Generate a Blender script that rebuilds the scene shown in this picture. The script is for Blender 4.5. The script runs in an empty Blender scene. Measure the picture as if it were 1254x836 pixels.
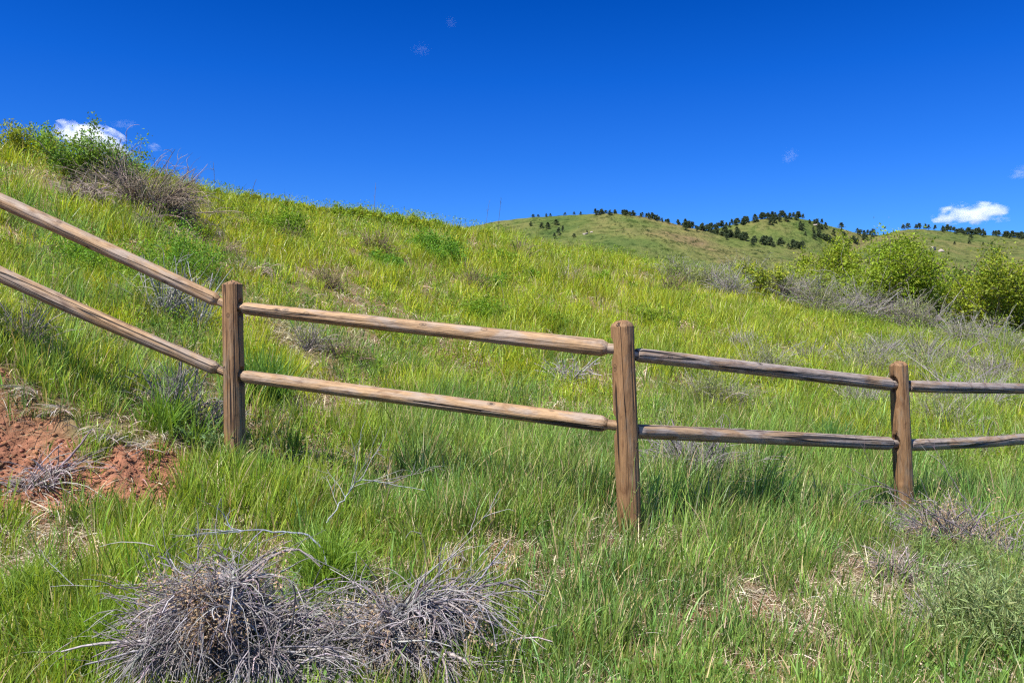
import bpy, math
import numpy as np
from mathutils import Vector, Matrix
rng = np.random.default_rng(11)
C = bpy.context.scene.collection
F, CX, CY = 975.0, 627.0, 418.0          # focal length and centre of the photograph in its own pixels
def P3(px, py, Y): return np.array([(px-CX)/F*Y, Y, (CY-py)/F*Y])

# ------------------------------------------------------------------ small maths
_tab = np.random.default_rng(5).random((256, 256))
def vnoise(x, y, s=0):
    x = np.asarray(x, float)+s*17.3; y = np.asarray(y, float)+s*9.1
    xi = np.floor(x).astype(int); yi = np.floor(y).astype(int)
    fx = x-xi; fy = y-yi; fx = fx*fx*(3-2*fx); fy = fy*fy*(3-2*fy)
    a = _tab[xi & 255, yi & 255]; b = _tab[(xi+1) & 255, yi & 255]
    c = _tab[xi & 255, (yi+1) & 255]; d = _tab[(xi+1) & 255, (yi+1) & 255]
    return (a*(1-fx)+b*fx)*(1-fy)+(c*(1-fx)+d*fx)*fy
def fbm(x, y, o=4, s=0):
    v = 0; a = .5; t = 0
    for i in range(o):
        v = v+a*vnoise(np.asarray(x)*2**i, np.asarray(y)*2**i, s+i*3); t += a; a *= .55
    return v/t
def sstep(a, b, x):
    t = np.clip((np.asarray(x, float)-a)/(b-a), 0, 1); return t*t*(3-2*t)
def norm(v): return v/np.maximum(np.linalg.norm(v, axis=-1, keepdims=True), 1e-9)

# ------------------------------------------------------------------ terrain
COLS = {  # image column: (row, depth) of the bare ground, front to back
 -500: [(950,2.3),(900,2.6),(640,3.4),(520,3.9),(330,4.7),(300,5.6),(240,7.5),(180,9.8),(140,12),(170,16),(260,30)],
 -165: [(900,2.4),(836,2.7),(650,3.75),(590,4.1),(450,4.4),(364,4.8),(330,5.6),(275,7.5),(208,9.8),(158,12),(175,16),(270,30)],
 0:    [(900,2.4),(836,2.7),(650,3.75),(585,4.2),(472,4.5),(440,4.75),(400,5.6),(333,7.5),(256,9.8),(192,12),(199,15),(270,30)],
 140:  [(900,2.4),(836,2.7),(655,3.75),(605,4.2),(515,4.55),(500,4.75),(440,6.0),(350,8.4),(282,10.5),(211,13.5),(219,17),(280,34)],
 285:  [(900,2.4),(836,2.75),(650,4.0),(574,4.72),(480,6.0),(400,8.0),(312,12),(247,17),(255,21),(300,40)],
 440:  [(900,2.4),(836,2.8),(650,4.1),(565,5.3),(480,7.3),(400,10),(316,16),(263,22),(271,27),(310,50)],
 600:  [(900,2.45),(836,2.85),(650,4.15),(560,5.9),(480,8.8),(400,13),(340,18.5),(291,25),(299,31),(330,60)],
 766:  [(900,2.5),(836,2.9),(655,4.2),(560,6.2),(480,9.5),(420,14.5),(360,22),(318,29),(328,36),(352,70)],
 900:  [(900,2.5),(836,2.9),(655,4.5),(570,6.4),(490,10),(430,15.5),(378,23),(346,31),(354,38),(374,75)],
 1000: [(900,2.5),(836,2.9),(655,4.7),(580,6.6),(500,10.5),(440,16.5),(390,25),(358,33),(366,42),(385,80)],
 1120: [(900,2.5),(836,2.9),(665,5.0),(590,7),(515,11),(450,17.5),(405,26),(378,34),(384,44),(398,85)],
 1250: [(900,2.5),(836,2.9),(675,5.2),(600,7.2),(525,11),(460,18),(415,27),(392,36),(398,50),(408,90)],
 1700: [(900,2.5),(840,2.9),(700,5.3),(625,7.5),(550,11.5),(490,19),(450,30),(440,45),(430,90)]}
LY = np.linspace(math.log(1.2), math.log(3500), 420)
_cu = np.array([(k-CX)/F for k in COLS]); _cz = []
for k, pr in COLS.items():
    Y = np.array([p[1] for p in pr], float); z = np.array([(CY-p[0])/F*p[1] for p in pr])
    Y = np.concatenate([[1.0], Y, [150, 4000]]); z = np.concatenate([[z[0]-.25], z, [-2.5, -4.0]])
    zz = np.interp(LY, np.log(Y), z)
    ker = np.hanning(9); ker /= ker.sum(); pad = np.pad(zz, 4, mode='edge')
    sm = np.convolve(pad, ker, 'valid')
    _cz.append(sm)
_cz = np.array(_cz)
GU = np.linspace(-1.15, 1.15, 461)
_g = np.array([np.interp(GU, _cu, _cz[:, j]) for j in range(len(LY))]).T
ker = np.hanning(31); ker /= ker.sum()
_g = np.array([np.convolve(np.pad(_g[:, j], 15, mode='edge'), ker, 'valid') for j in range(len(LY))]).T
def dirt_mask(x, y):
    n = fbm(x*2.2, y*2.2, 3, 4)-.5
    u = x/y*F+CX                                   # bearing, as an image column
    n_f = fbm(x*7, y*7, 3, 14)-.5
    m1 = sstep(.22, -.15, (np.abs(y-(4.22+.06*sstep(140, 0, u)))-.18-.04*sstep(110, 0, u))/.5+n*1.2+n_f*.7) * sstep(225, 150, u+n*200)
    m2 = sstep(.22, .06, np.hypot((x+.10)/1.2, (y-3.78)/.7)+n*.6)*.7
    m3 = sstep(.30, .08, np.hypot((x-.72)/1.7, (y-2.98)/.6)+n*.9)*.5
    m4 = sstep(.20, .06, np.hypot((x-1.05)/1., (y-3.5)/.8)+n*.3)*.5
    return np.clip(m1+.75*m2+.7*m3+m4, 0, 1)
def hgt(x, y, micro=True):
    x = np.asarray(x, float); y = np.asarray(y, float)
    yy = np.maximum(y, 1.3); u = np.clip(x/yy, GU[0], GU[-1]-1e-6)
    fi = (u-GU[0])/(GU[1]-GU[0]); i = np.clip(fi.astype(int), 0, len(GU)-2); a = fi-i
    fj = (np.log(yy)-LY[0])/(LY[1]-LY[0]); fj = np.clip(fj, 0, len(LY)-1.001); j = fj.astype(int); b = fj-j
    z = (_g[i, j]*(1-a)+_g[i+1, j]*a)*(1-b)+(_g[i, j+1]*(1-a)+_g[i+1, j+1]*a)*b
    if micro:
        w = sstep(60, 15, yy)
        z = z+w*((fbm(x*.7, y*.7, 3, 1)-.5)*.16+(fbm(x*2.5, y*2.5, 3, 2)-.5)*.07*sstep(.9, .5, yy/14))
        d = dirt_mask(x, yy)*sstep(12, 8, yy)
        z = z+d*((fbm(x*9, y*9, 5, 7)-.5)*.13+(fbm(x*40, y*40, 3, 3)-.5)*.02)
    return z
def gp(px, py, lift=0):
    """where the line of sight through this point of the photograph meets the bare ground"""
    Y = np.exp(np.linspace(math.log(2.4), math.log(60), 3000)); u = (px-CX)/F
    t = hgt(u*Y, Y, False)/Y; k = np.argmax(t >= (CY-py)/F) if (t >= (CY-py)/F).any() else np.argmax(t)
    y = Y[k]; return np.array([u*y, y, float(hgt(u*y, y))+lift])

# ------------------------------------------------------------------ mesh helpers
def mesh_from(name, V, quads=None, tris=None, col=None, mats=(), midx=None, smooth=False):
    me = bpy.data.meshes.new(name)
    q = np.zeros((0, 4), int) if quads is None else quads
    t = np.zeros((0, 3), int) if tris is None else tris
    nq, nt = len(q), len(t)
    me.vertices.add(len(V)); me.vertices.foreach_set('co', np.ascontiguousarray(V, np.float32).ravel())
    me.loops.add(nq*4+nt*3)
    me.loops.foreach_set('vertex_index', np.concatenate([q.ravel(), t.ravel()]).astype(np.int32))
    me.polygons.add(nq+nt)
    me.polygons.foreach_set('loop_start', np.concatenate([np.arange(nq)*4, nq*4+np.arange(nt)*3]).astype(np.int32))
    if midx is not None: me.polygons.foreach_set('material_index', midx.astype(np.int32))
    if smooth: me.polygons.foreach_set('use_smooth', np.ones(nq+nt, bool))
    for m in mats: me.materials.append(m)
    if col is not None:
        a = me.color_attributes.new('Col', 'FLOAT_COLOR', 'POINT')
        c = np.ones((len(V), 4), np.float32); c[:, :3] = col; a.data.foreach_set('color', c.ravel())
    me.update(calc_edges=True); me.validate()
    return me
def link(name, me, parent=None, loc=None, kind=None, label=None, cat=None, group=None):
    o = bpy.data.objects.new(name, me); C.objects.link(o)
    if loc is not None: o.location = loc
    if parent is not None: o.parent = parent
    for k, v in (('kind', kind), ('label', label), ('category', cat), ('group', group)):
        if v: o[k] = v
    return o
def thing(name, loc, label, cat, group=None, rz=0.0):
    o = link(name, None, loc=loc, label=label, cat=cat, group=group); o.rotation_euler.z = rz
    o.empty_display_size = .2
    return o
def ribbons(base, d, side, L, W, K, droop, col, tipcol=None, wander=None):
    """N blades: K rings of two verts and a pointed end"""
    N = len(base); s = np.linspace(0, 1, K+1); P = np.zeros((N, K+1, 3)); P[:, 0] = base; dd = d.copy()
    hz = norm(np.stack([d[:, 0], d[:, 1], np.zeros(N)], 1)+1e-6)
    for k in range(1, K+1):
        dd = norm(dd+(hz*.9-np.array([0, 0, 1.]))*droop[:, None]*(k/K)**1.3/K*3)
        P[:, k] = P[:, k-1]+dd*(L/K)[:, None]
    w = W[:, None]*np.clip(np.minimum(.55+1.6*s, 1.25*(1-s)**.7), 0, 1)[None, :]*.5
    A = P-side[:, None, :]*w[:, :, None]; B = P+side[:, None, :]*w[:, :, None]
    V = np.concatenate([np.stack([A[:, :K], B[:, :K]], 2).reshape(N, 2*K, 3), P[:, K:K+1]], 1)
    o = (np.arange(N)*(2*K+1))[:, None]
    k = np.arange(K-1)
    q = np.stack([2*k, 2*k+1, 2*k+3, 2*k+2], 1)
    Q = (o[:, :, None]+q[None]).reshape(-1, 4); T = o+np.array([[2*K-2, 2*K-1, 2*K]])
    c = np.repeat(col[:, None, :], 2*K+1, 1)
    if tipcol is not None:
        sv = np.concatenate([np.repeat(s[:K], 2), [1]])[None, :, None]**1.5
        c = c*(1-sv)+tipcol[:, None, :]*sv
    return V.reshape(-1, 3), Q, T, c.reshape(-1, 3)
def tubes(P, R, S=4, col=None):
    N, K, _ = P.shape
    T = np.gradient(P, axis=1); T = norm(T)
    ref = norm(rng.normal(size=(N, 1, 3))); A = norm(np.cross(T, ref)); B = np.cross(T, A)
    an = np.arange(S)/S*2*math.pi
    V = P[:, :, None, :]+R[:, :, None, None]*(np.cos(an)[None, None, :, None]*A[:, :, None, :]+np.sin(an)[None, None, :, None]*B[:, :, None, :])
    o = (np.arange(N)*K*S)[:, None, None]; kk = (np.arange(K-1)*S)[None, :, None]; j = np.arange(S)[None, None, :]; j2 = (j+1) % S
    b = o+kk
    Q = np.stack([b+j, b+j2, b+S+j2, b+S+j], -1).reshape(-1, 4)
    c = None if col is None else np.repeat(col, K*S, 0)
    return V.reshape(-1, 3), Q, c
def leaves(P, size, aspect=2.2, up=.3, col=None, fold=.25, dirs=None):
    N = len(P); d = rng.normal(size=(N, 3)) if dirs is None else dirs+rng.normal(size=(N, 3))*.35
    d[:, 2] += up; d = norm(d)
    s = norm(np.cross(d, rng.normal(size=(N, 3)))); n = np.cross(d, s)
    L = size[:, None]; W = L/aspect
    V = np.stack([P, P+d*L*.5+s*W*.5+n*W*fold, P+d*L, P+d*L*.5-s*W*.5+n*W*fold], 1).reshape(-1, 3)
    o = (np.arange(N)*4)[:, None]; T = np.concatenate([o+np.array([[0, 1, 2]]), o+np.array([[0, 2, 3]])], 0)
    return V, T, (None if col is None else np.repeat(col, 4, 0))
def grow(start, d, L, K, droop=0., wander=.15, grav=None):
    N = len(start); P = np.zeros((N, K, 3)); P[:, 0] = start; dd = norm(d)
    g = np.zeros((N, 1)) if grav is None else grav[:, None]
    bend = rng.normal(size=(N, 3))*wander*.6
    for k in range(1, K):
        dd = norm(dd+bend+rng.normal(size=(N, 3))*wander-np.array([0, 0, 1.])*(droop*k/K+g*k/K))
        P[:, k] = P[:, k-1]+dd*(L/(K-1))[:, None]
    return P
def branch(P, n, lo, hi, L, K, spread, wander, droop=0.):
    """n side shoots leaving random points of the paths P"""
    N, K0, _ = P.shape; i = rng.integers(0, N, n); k = np.clip((rng.uniform(lo, hi, n)*(K0-1)).astype(int), 0, K0-2)
    s = P[i, k]; t = norm(P[i, k+1]-P[i, k]); f = rng.random(n)[:, None]; s = s*(1-f)+P[i, k+1]*f
    return grow(s, t+rng.normal(size=(n, 3))*spread, L, K, droop, wander)
def taper(N, K, r0, r1): 
    r0 = np.broadcast_to(r0, (N,)); return r0[:, None]*np.linspace(1, r1, K)[None, :]
def jit(c, n, a=.15, hue=.06):
    c = np.asarray(c, float); v = 1+rng.normal(size=(n, 1))*a
    return np.clip(c*v*(1+rng.normal(size=(n, 3))*hue), .005, .95)
class Bag:
    def __init__(s): s.V = []; s.Q = []; s.T = []; s.c = []; s.n = 0
    def add(s, V, Q=None, T=None, c=None):
        s.V.append(V)
        if Q is not None: s.Q.append(Q+s.n)
        if T is not None: s.T.append(T+s.n)
        s.c.append(c if c is not None else np.full((len(V), 3), .5)); s.n += len(V); return s
    def mesh(s, name, mats, smooth=False):
        return mesh_from(name, np.concatenate(s.V), np.concatenate(s.Q) if s.Q else None,
                         np.concatenate(s.T) if s.T else None, np.concatenate(s.c), mats, None, smooth)

# ------------------------------------------------------------------ materials
def mat(name):
    m = bpy.data.materials.new(name); m.use_nodes = True; nt = m.node_tree; nt.nodes.clear()
    out = nt.nodes.new('ShaderNodeOutputMaterial'); return m, nt, out
def nd(nt, t, **k):
    n = nt.nodes.new(t)
    for a, v in k.items():
        if a.startswith('i_'): n.inputs[a[2:].replace('_', ' ')].default_value = v
        else: setattr(n, a, v)
    return n
def ramp(nt, pts, src):
    r = nt.nodes.new('ShaderNodeValToRGB'); e = r.color_ramp.elements
    while len(e) < len(pts): e.new(.5)
    for i, (p, c) in enumerate(pts): e[i].position = p; e[i].color = (*c, 1) if len(c) == 3 else c
    nt.links.new(src, r.inputs[0]); return r
def mixc(nt, f, a, b, mode='MIX'):
    m = nt.nodes.new('ShaderNodeMix'); m.data_type = 'RGBA'; m.blend_type = mode
    for s, v in ((0, f), (6, a), (7, b)):
        if hasattr(v, 'is_linked') or hasattr(v, 'links'): nt.links.new(v, m.inputs[s])
        else: m.inputs[s].default_value = v if not isinstance(v, tuple) else (*v, 1)
    return m.outputs[2]
def math_(nt, op, a, b=0., c=None):
    m = nt.nodes.new('ShaderNodeMath'); m.operation = op
    for s, v in enumerate((a, b) if c is None else (a, b, c)):
        if hasattr(v, 'links'): nt.links.new(v, m.inputs[s])
        else: m.inputs[s].default_value = v
    return m.outputs[0]
def foliage_mat(name, trans=.4, rough=.45, spec=.35):
    m, nt, out = mat(name)
    at = nd(nt, 'ShaderNodeAttribute', attribute_name='Col')
    p = nd(nt, 'ShaderNodeBsdfPrincipled'); p.inputs['Roughness'].default_value = rough; p.inputs['Specular IOR Level'].default_value = spec
    nt.links.new(at.outputs['Color'], p.inputs['Base Color'])
    tr = nd(nt, 'ShaderNodeBsdfTranslucent')
    nt.links.new(mixc(nt, 1., at.outputs['Color'], (1.25, 1.15, .55), 'MULTIPLY'), tr.inputs['Color'])
    mx = nd(nt, 'ShaderNodeMixShader'); mx.inputs[0].default_value = trans
    nt.links.new(p.outputs[0], mx.inputs[1]); nt.links.new(tr.outputs[0], mx.inputs[2]); nt.links.new(mx.outputs[0], out.inputs[0])
    return m
def col_mat(name, rough=.8, spec=.2):
    m, nt, out = mat(name)
    at = nd(nt, 'ShaderNodeAttribute', attribute_name='Col')
    p = nd(nt, 'ShaderNodeBsdfPrincipled'); p.inputs['Roughness'].default_value = rough; p.inputs['Specular IOR Level'].default_value = spec
    n = nd(nt, 'ShaderNodeTexNoise'); n.inputs['Scale'].default_value = 60; n.inputs['Detail'].default_value = 3
    tc = nd(nt, 'ShaderNodeTexCoord'); nt.links.new(tc.outputs['Object'], n.inputs['Vector'])
    r = ramp(nt, [(.3, (.65, .62, .6)), (.7, (1.2, 1.2, 1.2))], n.outputs['Fac'])
    nt.links.new(mixc(nt, 1., at.outputs['Color'], r.outputs[0], 'MULTIPLY'), p.inputs['Base Color'])
    nt.links.new(p.outputs[0], out.inputs[0]); return m
M_grass = foliage_mat('grass_blades', .42, .42, .4)
M_leaf = foliage_mat('green_leaves', .42, .55, .18)
M_straw = foliage_mat('dry_straw', .25, .6, .2)
M_twig = col_mat('weathered_twigs')
M_pine = foliage_mat('pine_needles', .12, .6, .2)

def wood_mat(name, c_grey, c_warm, c_dark, warm_amt, crack=.012):
    m, nt, out = mat(name)
    tc = nd(nt, 'ShaderNodeTexCoord'); oi = nd(nt, 'ShaderNodeObjectInfo')
    off = nd(nt, 'ShaderNodeVectorMath', operation='ADD'); nt.links.new(tc.outputs['Object'], off.inputs[0])
    sc = nd(nt, 'ShaderNodeVectorMath', operation='SCALE'); sc.inputs[0].default_value = (3, 5, 40); nt.links.new(oi.outputs['Random'], sc.inputs['Scale'])
    nt.links.new(sc.outputs[0], off.inputs[1])
    def noise(sx, sz, scale, det=4, dist=0., rough=.6):
        mp = nd(nt, 'ShaderNodeMapping'); mp.inputs['Scale'].default_value = (sx, sx, sz); nt.links.new(off.outputs[0], mp.inputs['Vector'])
        n = nd(nt, 'ShaderNodeTexNoise'); n.inputs['Scale'].default_value = scale; n.inputs['Detail'].default_value = det
        n.inputs['Distortion'].default_value = dist; n.inputs['Roughness'].default_value = rough
        nt.links.new(mp.outputs[0], n.inputs['Vector']); return n.outputs['Fac']
    grain = noise(1, .07, 170, 6, .5); grain2 = noise(1, .02, 45, 3, .2)
    patch = noise(1, .22, 11, 5, 1.4); blot = noise(1, .4, 20, 6, .6); crk = noise(1, .018, 13, 2, .25)
    pr = ramp(nt, [(.5-warm_amt*.32, (0, 0, 0)), (.62-warm_amt*.25, (1, 1, 1))], patch)
    c = mixc(nt, pr.outputs[0], c_grey, c_warm)
    gr = ramp(nt, [(.28, (.6, .57, .55)), (.5, (.97, .95, .94)), (.72, (1.25, 1.22, 1.18))], grain)
    c = mixc(nt, 1., c, gr.outputs[0], 'MULTIPLY')
    gr2 = ramp(nt, [(.3, (.78, .74, .71)), (.55, (1.03, 1.01, 1.)), (.75, (1.18, 1.15, 1.12))], grain2)
    c = mixc(nt, .85, c, gr2.outputs[0], 'MULTIPLY')
    bl = ramp(nt, [(.33, (.5, .42, .38)), (.5, (1, 1, 1))], blot)
    c = mixc(nt, .8, c, bl.outputs[0], 'MULTIPLY')
    # long drying cracks: a thin level set of a stretched noise
    cd = math_(nt, 'ABSOLUTE', math_(nt, 'SUBTRACT', crk, .53))
    cr = ramp(nt, [(crack*.35, (1, 1, 1)), (crack, (0, 0, 0))], cd)
    c = mixc(nt, cr.outputs[0], c, c_dark)
    # knots
    mp = nd(nt, 'ShaderNodeMapping'); mp.inputs['Scale'].default_value = (1, 1, .62); nt.links.new(off.outputs[0], mp.inputs['Vector'])
    vo = nd(nt, 'ShaderNodeTexVoronoi'); vo.inputs['Scale'].default_value = 9.; nt.links.new(mp.outputs[0], vo.inputs['Vector'])
    kn = ramp(nt, [(.05, (1, 1, 1)), (.085, (.15, .15, .15)), (.11, (.55, .55, .55)), (.15, (0, 0, 0))], vo.outputs['Distance'])
    c = mixc(nt, kn.outputs[0], c, (c_dark[0]*1.6, c_dark[1]*1.4, c_dark[2]*1.2))
    p = nd(nt, 'ShaderNodeBsdfPrincipled'); p.inputs['Roughness'].default_value = .62; p.inputs['Specular IOR Level'].default_value = .3
    nt.links.new(c, p.inputs['Base Color'])
    h = math_(nt, 'ADD', math_(nt, 'MULTIPLY', grain, .5), math_(nt, 'MULTIPLY', grain2, .9))
    h = math_(nt, 'SUBTRACT', h, math_(nt, 'MULTIPLY', cr.outputs[0], 1.6))
    h = math_(nt, 'SUBTRACT', h, math_(nt, 'MULTIPLY', kn.outputs[0], .4))
    b = nd(nt, 'ShaderNodeBump'); b.inputs['Strength'].default_value = .9; b.inputs['Distance'].default_value = .008
    nt.links.new(h, b.inputs['Height']); nt.links.new(b.outputs[0], p.inputs['Normal']); nt.links.new(p.outputs[0], out.inputs[0])
    return m
M_post = wood_mat('post_wood', (.21, .155, .10), (.24, .14, .065), (.025, .016, .012), .5)
M_rail = wood_mat('rail_wood', (.30, .24, .185), (.34, .225, .12), (.03, .022, .018), .30, .011)
M_rail_grey = wood_mat('grey_rail_wood', (.29, .25, .22), (.30, .21, .13), (.03, .025, .022), .12, .02)

def ground_mat():
    m, nt, out = mat('hillside_ground')
    at = nd(nt, 'ShaderNodeAttribute', attribute_name='Col'); ge = nd(nt, 'ShaderNodeNewGeometry')
    def noise(s, d=4, r=.6):
        n = nd(nt, 'ShaderNodeTexNoise'); n.inputs['Scale'].default_value = s; n.inputs['Detail'].default_value = d; n.inputs['Roughness'].default_value = r
        nt.links.new(ge.outputs['Position'], n.inputs['Vector']); return n.outputs['Fac']
    n1 = noise(22, 6, .7); n2 = noise(3, 4); n3 = noise(140, 3)
    r = ramp(nt, [(.3, (.5, .48, .46)), (.5, (.95, .93, .92)), (.7, (1.35, 1.3, 1.28))], n1)
    c = mixc(nt, 1., at.outputs['Color'], r.outputs[0], 'MULTIPLY')
    r2 = ramp(nt, [(.3, (.8, .76, .74)), (.7, (1.15, 1.15, 1.1))], n2); c = mixc(nt, 1., c, r2.outputs[0], 'MULTIPLY')
    p = nd(nt, 'ShaderNodeBsdfPrincipled'); p.inputs['Roughness'].default_value = .95; p.inputs['Specular IOR Level'].default_value = .1
    nt.links.new(c, p.inputs['Base Color'])
    b = nd(nt, 'ShaderNodeBump'); b.inputs['Strength'].default_value = .8; b.inputs['Distance'].default_value = .02
    nt.links.new(math_(nt, 'ADD', n1, math_(nt, 'MULTIPLY', n3, .3)), b.inputs['Height']); nt.links.new(b.outputs[0], p.inputs['Normal'])
    nt.links.new(p.outputs[0], out.inputs[0]); return m
M_ground = ground_mat()
def hill_mat():
    m, nt, out = mat('hill_turf')
    ge = nd(nt, 'ShaderNodeNewGeometry')
    def noise(s, d=5, r=.6, sc=(1, 1, 1)):
        mp = nd(nt, 'ShaderNodeMapping'); mp.inputs['Scale'].default_value = sc; nt.links.new(ge.outputs['Position'], mp.inputs['Vector'])
        n = nd(nt, 'ShaderNodeTexNoise'); n.inputs['Scale'].default_value = s; n.inputs['Detail'].default_value = d; n.inputs['Roughness'].default_value = r
        nt.links.new(mp.outputs[0], n.inputs['Vector']); return n.outputs['Fac']
    a = noise(.016, 6, .65); b_ = noise(.16, 5, .7); c_ = noise(.55, 4, .7); g = noise(.03, 4, .5, (1, .3, 1))
    r = ramp(nt, [(.32, (.060, .098, .026)), (.45, (.105, .13, .036)), (.56, (.145, .14, .05)), (.7, (.17, .125, .065))], a)
    r2 = ramp(nt, [(.36, (.42, .5, .38)), (.5, (1, 1, 1)), (.7, (1.2, 1.12, 1.05))], b_)
    c = mixc(nt, 1., r.outputs[0], r2.outputs[0], 'MULTIPLY')
    r3 = ramp(nt, [(.33, (.5, .6, .45)), (.42, (1, 1, 1))], c_); c = mixc(nt, .8, c, r3.outputs[0], 'MULTIPLY')
    p = nd(nt, 'ShaderNodeBsdfPrincipled'); p.inputs['Roughness'].default_value = .95; p.inputs['Specular IOR Level'].default_value = .05
    nt.links.new(c, p.inputs['Base Color'])
    b = nd(nt, 'ShaderNodeBump'); b.inputs['Strength'].default_value = 1.; b.inputs['Distance'].default_value = 4.
    nt.links.new(math_(nt, 'ADD', b_, math_(nt, 'MULTIPLY', g, 2.)), b.inputs['Height']); nt.links.new(b.outputs[0], p.inputs['Normal'])
    nt.links.new(p.outputs[0], out.inputs[0]); return m
M_hill = hill_mat()
def rock_mat():
    m, nt, out = mat('pale_stone'); tc = nd(nt, 'ShaderNodeTexCoord')
    n = nd(nt, 'ShaderNodeTexNoise'); n.inputs['Scale'].default_value = 9; n.inputs['Detail'].default_value = 6; nt.links.new(tc.outputs['Object'], n.inputs['Vector'])
    r = ramp(nt, [(.3, (.16, .12, .10)), (.5, (.30, .25, .21)), (.75, (.42, .36, .31))], n.outputs['Fac'])
    p = nd(nt, 'ShaderNodeBsdfPrincipled'); p.inputs['Roughness'].default_value = .9; nt.links.new(r.outputs[0], p.inputs['Base Color'])
    b = nd(nt, 'ShaderNodeBump'); b.inputs['Distance'].default_value = .02; nt.links.new(n.outputs['Fac'], b.inputs['Height']); nt.links.new(b.outputs[0], p.inputs['Normal'])
    nt.links.new(p.outputs[0], out.inputs[0]); return m
M_rock = rock_mat()

# ------------------------------------------------------------------ ground sheet
uu = np.linspace(-1.1, 1.1, 560); yy = np.concatenate([np.linspace(1.3, 2.6, 10)[:-1], np.exp(np.linspace(math.log(2.6), math.log(6.5), 330))[:-1], np.exp(np.linspace(math.log(6.5), math.log(60), 260))[:-1], np.exp(np.linspace(math.log(60), math.log(3500), 50))])
U, Yg = np.meshgrid(uu, yy, indexing='ij'); X = U*Yg; Z = hgt(X, Yg)
V = np.stack([X, Yg, Z], -1).reshape(-1, 3); n0, n1 = U.shape
i, j = np.meshgrid(np.arange(n0-1), np.arange(n1-1), indexing='ij'); b = i*n1+j
Q = np.stack([b, b+n1, b+n1+1, b+1], -1).reshape(-1, 4)
xs, ys = V[:, 0], V[:, 1]; dm = dirt_mask(xs, ys)*sstep(14, 8, ys)
n_ = fbm(xs*1.3, ys*1.3, 4, 9)[:, None]; m_ = fbm(xs*7, ys*7, 3, 12)[:, None]
litter = np.array([.20, .155, .10]); soil = np.array([.20, .115, .07]); turf = np.array([.10, .12, .035])
col = soil*(1-sstep(.4, .6, m_))+litter*sstep(.4, .6, m_); w = sstep(.35, .6, n_); col = col*(1-.5*w)+turf*.5*w
far = sstep(18, 45, ys)[:, None]; col = col*(1-far)+np.array([.13, .16, .045])*far
bank = (sstep(150, 60, xs/ys*F+CX)*sstep(3.9, 4.1, ys)*sstep(4.65, 4.45, ys+(m_[:, 0]-.5)*.5))*sstep(.3, .5, m_[:, 0]); dm = np.maximum(dm, bank*.85)
red = np.array([.29, .135, .082])*(.75+.5*fbm(xs*5, ys*5, 3, 21))[:, None]
col = col*(1-dm[:, None])+red*dm[:, None]
# apron behind and beside the camera so the sheet does not end at the first visible row
link('ground', mesh_from('ground', V, Q, None, col, [M_ground], smooth=True), kind='structure')
ap = []; aq = []
gx = np.linspace(-12, 12, 60); gy = np.linspace(-8, 1.3, 26); A, B = np.meshgrid(gx, gy, indexing='ij')
zz = hgt(np.clip(A, -1.4, 1.4), np.full_like(B, 1.3))-.0*B-.004; V2 = np.stack([A, B, zz], -1).reshape(-1, 3)
i, j = np.meshgrid(np.arange(59), np.arange(25), indexing='ij'); b = i*26+j
link('footpath', mesh_from('footpath', V2, np.stack([b, b+26, b+27, b+1], -1).reshape(-1, 4), None, np.tile(np.array([[.30, .16, .10]]), (len(V2), 1)), [M_ground], smooth=True), kind='structure')

# ------------------------------------------------------------------ far hills
HILLS = {
 'A': (500, 190, [(100,345),(300,330),(480,298),(560,281),(600,272),(650,266),(700,263),(730,261),(765,262),(800,267),(850,281),(900,291),(950,299),(1000,306),(1060,317),(1120,332),(1250,352),(1500,370)]),
 'B': (720, 430, [(500,330),(700,310),(780,292),(850,285),(900,275),(945,264),(980,266),(1020,278),(1060,288),(1120,288),(1254,297),(1500,305)]),
 'C': (600, 150, [(850,400),(950,360),(1010,325),(1050,300),(1080,287),(1110,279),(1150,282),(1200,287),(1254,291),(1400,292),(1700,300)])}
def hill_z(k, u, r):
    R, r0, pr = HILLS[k]; px = np.array([p[0] for p in pr], float); py = np.array([p[1] for p in pr], float)
    pu = (px-CX)/F; q = np.interp(u, pu, (CY-py)/F)
    q = sum(np.interp(u+d, pu, (CY-py)/F) for d in (-.02, -.01, 0, .01, .02))/5
    Rr = R*(1+.05*np.sin(u*9+2)); s = (r-r0)/(Rr-r0)
    f = np.where(s < 1, np.clip(s, 0, 1)**1.25*(1-.06*np.sin(np.clip(s, 0, 1)*math.pi)), 1-.9*sstep(1, 2.1, s))
    f = f*np.where(s < 1, 1, 1.)
    env = np.clip(s, 0, 1)*np.clip(1.0-np.abs(s-1)*0, 0, 1)*sstep(1.0, .75, s)
    x = u*r
    gul = (fbm(x*.012+r*.004, r*.006, 4, 31+R)-.5)*16+(np.abs(fbm(x*.03, r*.012, 3, 40)-.5))*-10+2
    rough = (fbm(x*.06, r*.03, 3, 8)-.5)*1.6
    return -6+(q*Rr+6)*f+env*gul*.6+rough*np.clip(s, 0, 1)
def hill(k, u0, u1):
    R, r0, pr = HILLS[k]; u = np.linspace(u0, u1, 420); r = np.concatenate([np.linspace(r0, R*1.06, 130), np.linspace(R*1.06, R*2.0, 24)[1:]])
    Ug, Rg = np.meshgrid(u, r, indexing='ij'); V = np.stack([Ug*Rg, Rg, hill_z(k, Ug, Rg)], -1).reshape(-1, 3)
    i, j = np.meshgrid(np.arange(len(u)-1), np.arange(len(r)-1), indexing='ij'); b = i*len(r)+j
    link('hill', mesh_from('hill', V, np.stack([b, b+len(r), b+len(r)+1, b+1], -1).reshape(-1, 4), None, None, [M_hill], smooth=True), kind='structure')
hill('A', -.55, .95); hill('B', -.12, 1.0); hill('C', .22, 1.15)

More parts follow.
